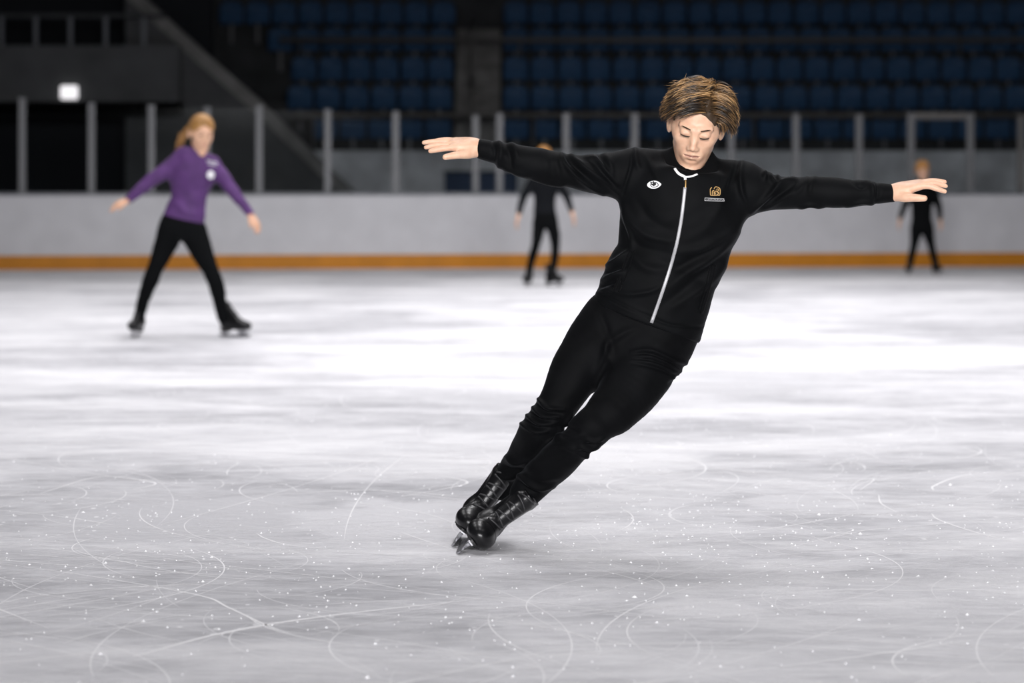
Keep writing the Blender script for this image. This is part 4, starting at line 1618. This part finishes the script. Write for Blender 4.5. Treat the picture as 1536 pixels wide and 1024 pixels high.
for k in range(760):
    Yc = rng.uniform(6.0, 20) if k < 420 else rng.uniform(7, 13.5)
    Xc = rng.uniform(-.24, .24) * Yc
    R = float(np.exp(rng.uniform(math.log(.5), math.log(14))))
    a = rng.normal(PI / 2, .75) * (1 if rng.uniform() < .5 else -1)
    L = rng.uniform(.4, 3.2) if R > .8 else rng.uniform(.3, R * 4)
    c = np.array([Xc, Yc, 0]) - R * np.array([math.cos(a), math.sin(a), 0])
    scratch(c, R, a - L / R / 2, a + L / R / 2, rng.uniform(.0022, .0060) * (1.6 if rng.uniform() < .15 else 1), 1 if rng.uniform() < .45 else 2, .0003 + k * 4e-7)
# the clearest long carves in the foreground
for pts, w in (([(0, 845), (150, 866), (300, 893), (345, 912), (420, 945), (480, 952)], .010), ([(385, 800), (400, 808), (440, 818), (560, 830)], .009), ([(0, 820), (160, 838), (230, 852), (330, 866), (420, 870)], .007),
               ([(60, 740), (150, 715), (232, 724), (200, 734)], .012), ([(200, 985), (330, 950), (480, 925), (700, 900)], .02), ([(1400, 735), (1402, 728), (1450, 712), (1536, 708)], .014),
               ([(1318, 742), (1322, 755), (1345, 768)], .008), ([(1397, 770), (1410, 780), (1470, 800), (1536, 815)], .010), ([(1240, 790), (1280, 795), (1215, 812)], .006), ([(1150, 830), (1250, 805), (1330, 792), (1420, 800)], .007),
               ([(560, 718), (640, 712), (700, 722), (676, 731), (600, 745)], .012), ([(400, 742), (560, 735), (700, 745)], .014), ([(860, 845), (940, 865), (980, 878)], .007), ([(700, 838), (860, 838), (1000, 842)], .010),
               ([(1060, 900), (1250, 885), (1400, 885), (1536, 872)], .012), ([(0, 905), (60, 893), (200, 880), (360, 874)], .009), ([(1120, 730), (1180, 718), (1300, 722), (1340, 716)], .012), ([(1260, 725), (1310, 718), (1290, 735)], .008)):
    p = catmull(np.array(pts, float), 10)
    G = np.array([ground(*q) for q in p])
    V, Fc = [], []
    for i in range(len(G)):
        t = G[min(i + 1, len(G) - 1)] - G[max(i - 1, 0)]
        t /= np.linalg.norm(t) + 1e-9
        nn = np.array([-t[1], t[0], 0])
        ww = w * .85 * (.4 + .6 * math.sin(PI * i / (len(G) - 1)))
        V += [G[i] + nn * ww / 2 + [0, 0, .0006], G[i] - nn * ww / 2 + [0, 0, .0006]]
    for i in range(len(G) - 1):
        Fc.append((2 * i, 2 * i + 1, 2 * i + 3, 2 * i + 2))
    mb.add(V, Fc, 1)
fl_o = mb.build('floor', [M['ice'], M['frost'], M['frost_soft']], None)
tag(fl_o, 'pale skated ice surface with blade scratches', 'ice', kind='structure')


# loose grains of snow shaved off by the blades
mb = MB()
clumps = [(rng.uniform(-.22, .22), rng.uniform(7.2, 17)) for _ in range(46)]
for k in range(2600):
    if k % 3:
        cx, cy = clumps[int(rng.integers(0, len(clumps)))]
        Yg = cy + rng.normal(0, .55)
        Xg = cx * cy + rng.normal(0, .40)
    else:
        Yg = rng.uniform(6.6, 18)
        Xg = rng.uniform(-.24, .24) * Yg
    if Yg < 6.3:
        continue
    r = rng.uniform(.0015, .0034) * (1.6 if rng.uniform() < .06 else 1)
    hgt = r * rng.uniform(.9, 1.7)
    a0 = rng.uniform(0, PI)
    st = rng.uniform(1, 2.2)
    ca_, sa_ = math.cos(a0), math.sin(a0)
    V = []
    for j in range(5):
        q = 2 * PI * j / 5
        x_, y_ = r * st * math.cos(q), r * math.sin(q)
        V.append((Xg + x_ * ca_ - y_ * sa_, Yg + x_ * sa_ + y_ * ca_, .0002))
    V.append((Xg, Yg, hgt))
    mb.add(V, [(j, (j + 1) % 5, 5) for j in range(5)])
sg = mb.build('snow_grains', M['frost_soft'], None)
tag(sg, 'tiny white grains of shaved snow lying scattered over the ice', 'snow', kind='stuff')

# ------------------------------------------------------------------ boards around the ice
BYL, BYR = 39.4, 41.1


def board_Y(px):
    return BYL + (BYR - BYL) * (px - 0) / 1536


XL, XR = (-900 - 768) / FPX * board_Y(-900), (2500 - 768) / FPX * board_Y(2500)
bl = np.array([XL, board_Y(-900), 0])
br_ = np.array([XR, board_Y(2500), 0])
bd = (br_ - bl) / np.linalg.norm(br_ - bl)
bn = np.array([-bd[1], bd[0], 0])            # away from the ice
RB = np.stack([bd, bn, np.array([0, 0, 1.])], 1)
LEN = float(np.linalg.norm(br_ - bl))
board = empty('rink_barrier', bl, 'white rink barrier with orange kick plate along the far edge of the ice', 'barrier')
BH = 1.035
m1 = MB()
m1.box((0, 0, .18), (LEN, .12, BH), R=RB, c=bl)
m1.build('board_panel', M['boardwhite'], board, bl)
m1 = MB()
m1.box((0, -.015, 0), (LEN, .12, .20), R=RB, c=bl)
m1.build('kick_plate', M['kick'], board, bl, bevel=.004)
m1 = MB()
m1.box((0, -.025, BH), (LEN, .16, BH + .035), R=RB, c=bl)
m1.build('cap_rail', M['cap'], board, bl, bevel=.008)
BT = BH + .036


def on_board(px):
    """point on the barrier's line seen in direction px"""
    s = (px - 768) / FPX
    # bl + t*bd : x = s*y
    t = (s * bl[1] - bl[0]) / (bd[0] - s * bd[1])
    return bl + bd * t, t


posts = [(33, 147), (137, 154), (227, 157), (311, 160), (389, 158), (492, 164), (594, 167), (714, 173), (750, 170), (850, 170), (953, 170), (1098, 171), (1195, 171), (1290, 171)]
WHERE = ['leftmost glass post standing on the rink barrier', 'glass post below and right of the white wall lamp', 'glass post just left of the purple skater',
         'glass post half hidden behind the head of the purple skater', 'glass post at the foot of the sloping grey parapet', 'glass post standing right of the sloping parapet end',
         'glass post between the parapet and the navy wall panel', 'dim glass post directly over the navy wall panel, at the aisle', 'glass post beside the aisle, right of the dim one',
         'glass post over the forearm of the leaning skater', 'glass post just left of the leaning skater head', 'glass post just right of the leaning skater head',
         'second glass post right of the leaning skater head', 'glass post next left of the framed gate']
tops = []
screens = []
for (px, py), wd in zip(posts, WHERE):
    q, t = on_board(px)
    q = q + bn * .06
    zt = CAM_H + (HZ - py) / FPX * q[1]
    tops.append((t, zt))
    hw = .048 if px not in (714, 311) else .045
    r = empty('glass_screen', (q[0], q[1], BT), 'grey ' + wd, 'glass screen', 'glass screens on the barrier')
    screens.append(r)
    mb = MB()
    mb.box((-hw, -.03, BT), (hw, .03, zt), R=RB, c=(q[0], q[1], 0))
    mb.build('upright', M['alu'], r, (q[0], q[1], BT), bevel=.008)
    mb = MB()
    mb.box((-hw, -.055, BT), (hw, .055, BT + .012), R=RB, c=(q[0], q[1], 0))
    mb.build('base_flange', M['alu'], r, (q[0], q[1], BT))
# the framed gate
q1, t1 = on_board(1368)
q2, t2 = on_board(1457)
zt = CAM_H + (HZ - 169) / FPX * q1[1]
g0 = q1 + bn * .06
gr = empty('gate_frame', (g0[0], g0[1], BT), 'grey rectangular gate frame with top bar above the barrier, behind the rightmost skater', 'gate frame')
for tt in (t1, t2):
    c = bl + bd * tt + bn * .06
    mb = MB()
    mb.box((-.052, -.03, BT), (.052, .03, zt), R=RB, c=(c[0], c[1], 0))
    mb.build('upright', M['alu'], gr, (g0[0], g0[1], BT), bevel=.008)
mb = MB()
mb.box((t1 + .04, .035, zt - .09), (t2 - .04, .085, zt), R=RB, c=bl)
mb.build('top_bar', M['rail'], gr, (g0[0], g0[1], BT))
qe, te = on_board(1533)
ze = CAM_H + (HZ - 172) / FPX * qe[1]
qe = qe + bn * .06
r = r_last = empty('glass_screen', (qe[0], qe[1], BT), 'dark glass post and pane cut by the right edge of the photo', 'glass screen', 'glass screens on the barrier')
mb = MB()
mb.box((-.045, -.03, BT), (.045, .03, ze), R=RB, c=(qe[0], qe[1], 0))
mb.build('upright', M['rail'], r, (qe[0], qe[1], BT), bevel=.008)
# panes, each held by the post on its left
edges = [(on_board(-70)[1], 2.35, screens[0])] + [(t, z, r) for (t, z), r in zip(tops, screens)] + [(t1, zt, gr), (t2, zt, gr), (te, ze, r_last), (on_board(1640)[1], ze, None)]
for (ta, za, ow), (tb, zb, _) in zip(edges[:-1], edges[1:]):
    z1 = min(za, zb) - .02
    mb = MB()
    mb.box((ta + .057, .052, BT), (tb - .057, .066, z1), R=RB, c=bl)
    mb.build('glass_pane', M['glass'], ow, tuple(ow.location))

# ------------------------------------------------------------------ stands
AISLE = (682, 750)
Yr0, RUN = 47.5, .85
row_py = [188, 144, 101, 57, 17]
rows = []
for i, py in enumerate(row_py):
    Y = Yr0 + RUN * i
    zc = CAM_H + (HZ - py) / FPX * Y
    rows.append((Y, zc - .60))
x0 = (330 - 768) / FPX * 47
x1 = (2300 - 768) / FPX * 47.5
m1 = MB()
for i, (Y, zt_) in enumerate(rows):
    m1.box((x0 - (1.2 if i > 1 else 0), Y - .42, 0 if i == 0 else zt_ - .8), (x1 + 1, Y + .46, zt_))
m1.box((x0 - 4, rows[-1][0] + .46, 0), (x1 + 1, rows[-1][0] + .7, 12.5))
tag(m1.build('seating_terrace', M['tier']), 'stepped terrace under the blue seats, coloured dark for their shade', 'terrace', kind='structure')
# the grey front wall of the stand
YF = 46.75
zf = CAM_H + (HZ - 226) / FPX * YF
m1 = MB()
m1.box(((470 - 768) / FPX * YF, YF - .15, 0), (x1 + 1, YF, zf))
tag(m1.build('wall_front', M['concrete'], bevel=.01), 'dark grey concrete wall below the seats', 'wall', kind='structure')
# aisle steps
m1 = MB()
ax0, ax1 = (AISLE[0] - 768) / FPX * 48, (AISLE[1] - 768) / FPX * 48
for i, (Y, zt_) in enumerate(rows):
    m1.box((ax0, Y - .50, zt_ - .5), (ax1, Y - .05, zt_ + .02))
    m1.box((ax0, Y - .10, zt_ - .3), (ax1, Y + .40, zt_ + .28))
tag(m1.build('aisle_steps', M['tread'], bevel=.01), 'grey concrete steps of the aisle between seat blocks', 'steps', kind='structure')
# handrail posts standing in the aisle
for k, (px, i0) in enumerate(((708, 0), (708, 2))):
    Y, zt_ = rows[i0]
    xx = (px - 768) / FPX * Y
    lab = ('grey handrail standing in the aisle beside the lowest seats', 'grey handrail higher up the aisle, beside the third row')[k]
    r = empty('aisle_handrail', (xx, Y - .2, zt_ + .02), lab, 'handrail')
    mb = MB()
    mb.tube([(xx, Y - .2, zt_ + .02), (xx, Y - .2, zt_ + .98)], .03, 10)
    mb.build('upright', M['rail'], r, (xx, Y - .2, zt_ + .02), True)
    mb = MB()
    mb.tube([(xx, Y - .2, zt_ + .98), (xx, Y + .7, zt_ + 1.45)], .025, 10)
    mb.build('top_tube', M['rail'], r, (xx, Y - .2, zt_ + .02), True)
# a horizontal rail in front of the lowest row and one along the fourth row
for k, (py, Y, xa, xb) in enumerate(((173, 47.05, 440, 1680), (60, 49.55, 420, 1680))):
    z_ = CAM_H + (HZ - py) / FPX * Y
    xa_, xb_ = (xa - 768) / FPX * Y, (xb - 768) / FPX * Y
    r = empty('guard_rail', (xa_, Y, z_), ('long grey guard rail in front of the lowest blue seat row', 'long grey guard rail crossing the fourth blue seat row')[k], 'rail')
    mb = MB()
    mb.tube([(xa_, Y, z_), (xb_, Y, z_)], .045, 10)
    mb.build('rail_tube', M['rail'], r, (xa_, Y, z_), True)
    zb_ = zf - .6 if k == 0 else rows[2][1]
    for px in range(int(xa) + 30, int(xb), 330):
        xx = (px - 768) / FPX * Y
        mb = MB()
        mb.tube([(xx, Y, zb_), (xx, Y, z_)], .02, 8)
        mb.build('rail_post', M['rail'], r, (xa_, Y, z_), True)

# seats
def seat_proto():
    r = bpy.data.objects.new('stadium_seat', None)
    r.empty_display_size = .1
    C.objects.link(r)
    # shell of the backrest, gently dished with rounded corners
    nx, nz = 9, 7
    V, Fc = [], []
    for side in (0, 1):
        for i in range(nx):
            for j in range(nz):
                u, v = 2 * i / (nx - 1) - 1, j / (nz - 1)
                w = .215 * (1 - .25 * max(0, v - .6) ** 2 * 4)
                x = u * w
                zz = .40 + .40 * v - .05 * (abs(u) ** 3) * max(0, v - .5) * 2
                yy = .16 + .06 * v - .045 * u * u + (0 if side == 0 else .028)
                V.append((x, yy, zz))
    n = nx * nz
    for i in range(nx - 1):
        for j in range(nz - 1):
            a = i * nz + j
            Fc.append((a, a + nz, a + nz + 1, a + 1))
            Fc.append((a + n, a + n + 1, a + n + nz + 1, a + n + nz))
    ring = [i * nz for i in range(nx)] + [(nx - 1) * nz + j for j in range(1, nz)] + [i * nz + nz - 1 for i in range(nx - 2, -1, -1)] + [j for j in range(nz - 2, 0, -1)]
    for k in range(len(ring)):
        a, b = ring[k], ring[(k + 1) % len(ring)]
        Fc.append((a, a + n, b + n, b))
    build('backrest', V, Fc, M['seat'], r)
    # tip-up pan
    V, Fc = [], []
    for side in (0, 1):
        for i in range(nx):
            for j in range(nz):
                u, v = 2 * i / (nx - 1) - 1, j / (nz - 1)
                V.append((u * (.205 - .03 * v * v), .15 - .10 * v - .02 + (0 if side == 0 else .03) - .02 * (1 - u * u), .38 + .26 * v * (1 - .1 * u * u)))
    Fc2 = []
    for i in range(nx - 1):
        for j in range(nz - 1):
            a = i * nz + j
            Fc2.append((a, a + nz, a + nz + 1, a + 1))
            Fc2.append((a + n, a + n + 1, a + n + nz + 1, a + n + nz))
    for k in range(len(ring)):
        a, b = ring[k], ring[(k + 1) % len(ring)]
        Fc2.append((a, a + n, b + n, b))
    build('seat_pan', V, Fc2, M['seat'], r)
    mb = MB()
    mb.box((-.025, .12, 0), (.025, .17, .42))
    mb.box((-.08, .06, 0), (.08, .22, .012))
    mb.box((-.18, .13, .385), (.18, .16, .41))
    mb.build('bracket', M['cap'], r)
    return r


ORD = ['first', 'second', 'third', 'fourth', 'fifth', 'sixth', 'seventh', 'eighth', 'ninth', 'tenth', 'eleventh', 'twelfth', 'thirteenth', 'fourteenth', 'fifteenth', 'sixteenth', 'seventeenth', 'eighteenth', 'nineteenth', 'twentieth', 'twenty-first', 'twenty-second', 'twenty-third']
ROWN = ['lowest', 'second lowest', 'middle', 'second highest', 'highest visible']
proto = seat_proto()
first = True
left_lim = [455, 440, 415, 385, 330]
for i, (Y, zt_) in enumerate(rows):
    pitch = .475
    for side in (-1, 1):
        k = 0
        while True:
            if side < 0:
                x = ax0 - .27 - pitch * k
                px = 768 + x * FPX / Y
                if px < left_lim[i]:
                    break
            else:
                x = ax1 + .27 + pitch * k
                px = 768 + x * FPX / Y
                if px > 1560:
                    break
            if first:
                o = proto
                first = False
            else:
                o = proto.copy()
                C.objects.link(o)
                for ch in list(proto.children):
                    cc = ch.copy()
                    cc.parent = o
                    C.objects.link(cc)
            o.location = (x, Y, zt_)
            tag(o, 'blue stadium seat in the %s row, %s %s of the aisle' % (ROWN[i], ORD[k], 'left' if side < 0 else 'right'), 'seat', 'blue seats in the stand')
            k += 1

# navy panel on the front wall
Yp = YF - .15
a, b_ = P(667, 259, Yp), P(776, 259, Yp)
r = empty('wall_panel', (a[0], Yp, .2), 'navy blue panel fixed on the grey wall behind the glass, left of the charcoal skater', 'panel')
mb = MB()
mb.box((a[0], Yp - .05, .25), (b_[0], Yp, a[2]))
mb.build('panel_face', M['banner'], r, (a[0], Yp, .2), bevel=.01)
mb = MB()
mb.box((a[0] - .03, Yp - .06, a[2]), (b_[0] + .03, Yp, a[2] + .03))
mb.build('panel_trim', M['tier'], r, (a[0], Yp, .2))

# sloping stair parapet on the left
Ys = 45.0
top = [(188, -30), (300, 72), (392, 152), (482, 240), (548, 305)]
band = 26
mb = MB()
T0 = [P(x, y, Ys) for x, y in top]
lowz = 0.0
V = []
for p in T0:
    V += [(p[0], Ys, lowz), (p[0], Ys, p[2] - .10), (p[0], Ys + .25, p[2] - .10), (p[0], Ys + .25, lowz)]
Fc = []
for i in range(len(T0) - 1):
    for j in range(4):
        a_, b2 = i * 4 + j, i * 4 + (j + 1) % 4
        Fc.append((a_, a_ + 4, b2 + 4, b2))
Fc += [(0, 1, 2, 3), tuple(range(len(T0) * 4 - 1, len(T0) * 4 - 5, -1))]
mb.add(V, Fc)
# only the part right of the passage wall stands there
o = mb.build('wall_stair', M['bulk'])
tag(o, 'dark grey wall under the sloping stair parapet', 'wall', kind='structure')
mb = MB()
V = []
for p in T0:
    V += [(p[0], Ys - .10, p[2] - .26), (p[0], Ys - .10, p[2]), (p[0], Ys + .33, p[2]), (p[0], Ys + .33, p[2] - .26)]
mb.add(V, Fc)
o = mb.build('trim_1', M['tread'])
tag(o, 'grey coping band of the sloping stair parapet', 'trim', kind='structure')

# wall above the dark passage, with the lamp
Yw = 44.2
a, b_ = P(-900, 66, Yw), P(268, 172, Yw)
mb = MB()
mb.box((a[0], Yw, b_[2]), (b_[0], Yw + .4, a[2] - .02))
o = mb.build('wall_left', M['bulk'])
tag(o, 'plain grey upper wall over the dark passage', 'wall', kind='structure')
mb = MB()
mb.box((a[0], Yw + 2.2, 0), (b_[0] + .3, Yw + 2.4, 12.5))
mb.box((a[0], Yw, b_[2] - .001), (b_[0], Yw + 2.3, b_[2] + .2))
o = mb.build('wall_passage', M['void'])
tag(o, 'back wall of the passage behind the barrier, coloured dark as unlit', 'wall', kind='structure')
# balcony railing above that wall
r = empty('balcony_railing', (a[0], Yw + .2, a[2] - .02), 'dim dark railing on top of the grey upper wall at the left', 'railing')
zb = a[2] - .02
for px in (-270, -218, -165, -112, -60, 0, 52, 104, 157, 214):
    xx = (px - 768) / FPX * Yw
    mb = MB()
    mb.box((xx - .03, Yw + .1, zb), (xx + .03, Yw + .16, zb + .48))
    mb.build('baluster', M['cap'], r, (a[0], Yw + .2, zb))
mb = MB()
mb.box((a[0], Yw + .09, zb + .44), (b_[0] - .2, Yw + .17, zb + .50))
mb.build('rail', M['tier'], r, (a[0], Yw + .2, zb))
# lamp
c = P(103.5, 138.5, Yw - .1)
r = empty('wall_lamp', (c[0], Yw, c[2]), 'small bright white lamp on the grey upper wall at the left', 'lamp')
mb = MB()
mb.box((c[0] - .135, Yw - .12, c[2] - .105), (c[0] + .135, Yw - .05, c[2] + .105))
mb.build('diffuser', M['lamp'], r, (c[0], Yw, c[2]), bevel=.03, segs=3)
mb = MB()
mb.box((c[0] - .10, Yw - .055, c[2] - .08), (c[0] + .10, Yw, c[2] + .08))
mb.build('housing', M['cap'], r, (c[0], Yw, c[2]))

mb = MB()
mb.box((-19, -20, 12.5), (19, 53, 12.8))
tag(mb.build('ceiling', M['tier']), 'dark ceiling high over the ice', 'ceiling', kind='structure')

# ------------------------------------------------------------------ light: the hall's lamps over the ice, then added front fill
def area(x, y, z, sx, sy, power, spread=120, rx=0, ry=0, col=(1, .985, 1)):
    l = bpy.data.lights.new('rink_lamp', 'AREA')
    l.shape = 'RECTANGLE'
    l.size, l.size_y = sx, sy
    l.energy = power
    l.color = col
    l.spread = math.radians(spread)
    o = bpy.data.objects.new('rink_lamp', l)
    o.location = (x, y, z)
    o.rotation_euler = (math.radians(rx), math.radians(ry), 0)
    C.objects.link(o)
    return o


KP = .108
for y, e in ((8, 550), (14, 1750), (20, 2400), (26, 2200), (32, 2400)):
    for x in (-4.5, 1.0, 6.0):
        area(x, y, 9.5, 2.4, 2.4, KP * e * (1.0 if x == 1.0 else .6), 125)

def fill_light(loc, target, sx, sy, power, spread):
    o = area(*loc, sx, sy, power, spread)
    o.rotation_euler = (Vector(target) - Vector(loc)).to_track_quat('-Z', 'Y').to_euler()
    o.name = o.data.name = 'front_fill'


for fx in (-4.5, 4.5):  # unseen fill added behind the camera to brighten the face
    fill_light((fx, -14, 5.2), (.6, 11, .9), 6.0, 2.0, 101, 25)

w = bpy.data.worlds.new('hall_air')
w.use_nodes = True
w.node_tree.nodes['Background'].inputs['Color'].default_value = (.020, .021, .024, 1)
w.node_tree.nodes['Background'].inputs['Strength'].default_value = 1.0
sc_ = bpy.context.scene
sc_.world = w
sc_.view_settings.view_transform = 'Standard'
sc_.view_settings.look = 'None'
sc_.view_settings.exposure = 0
sc_.view_settings.gamma = 1
sc_.view_settings.use_curve_mapping = False
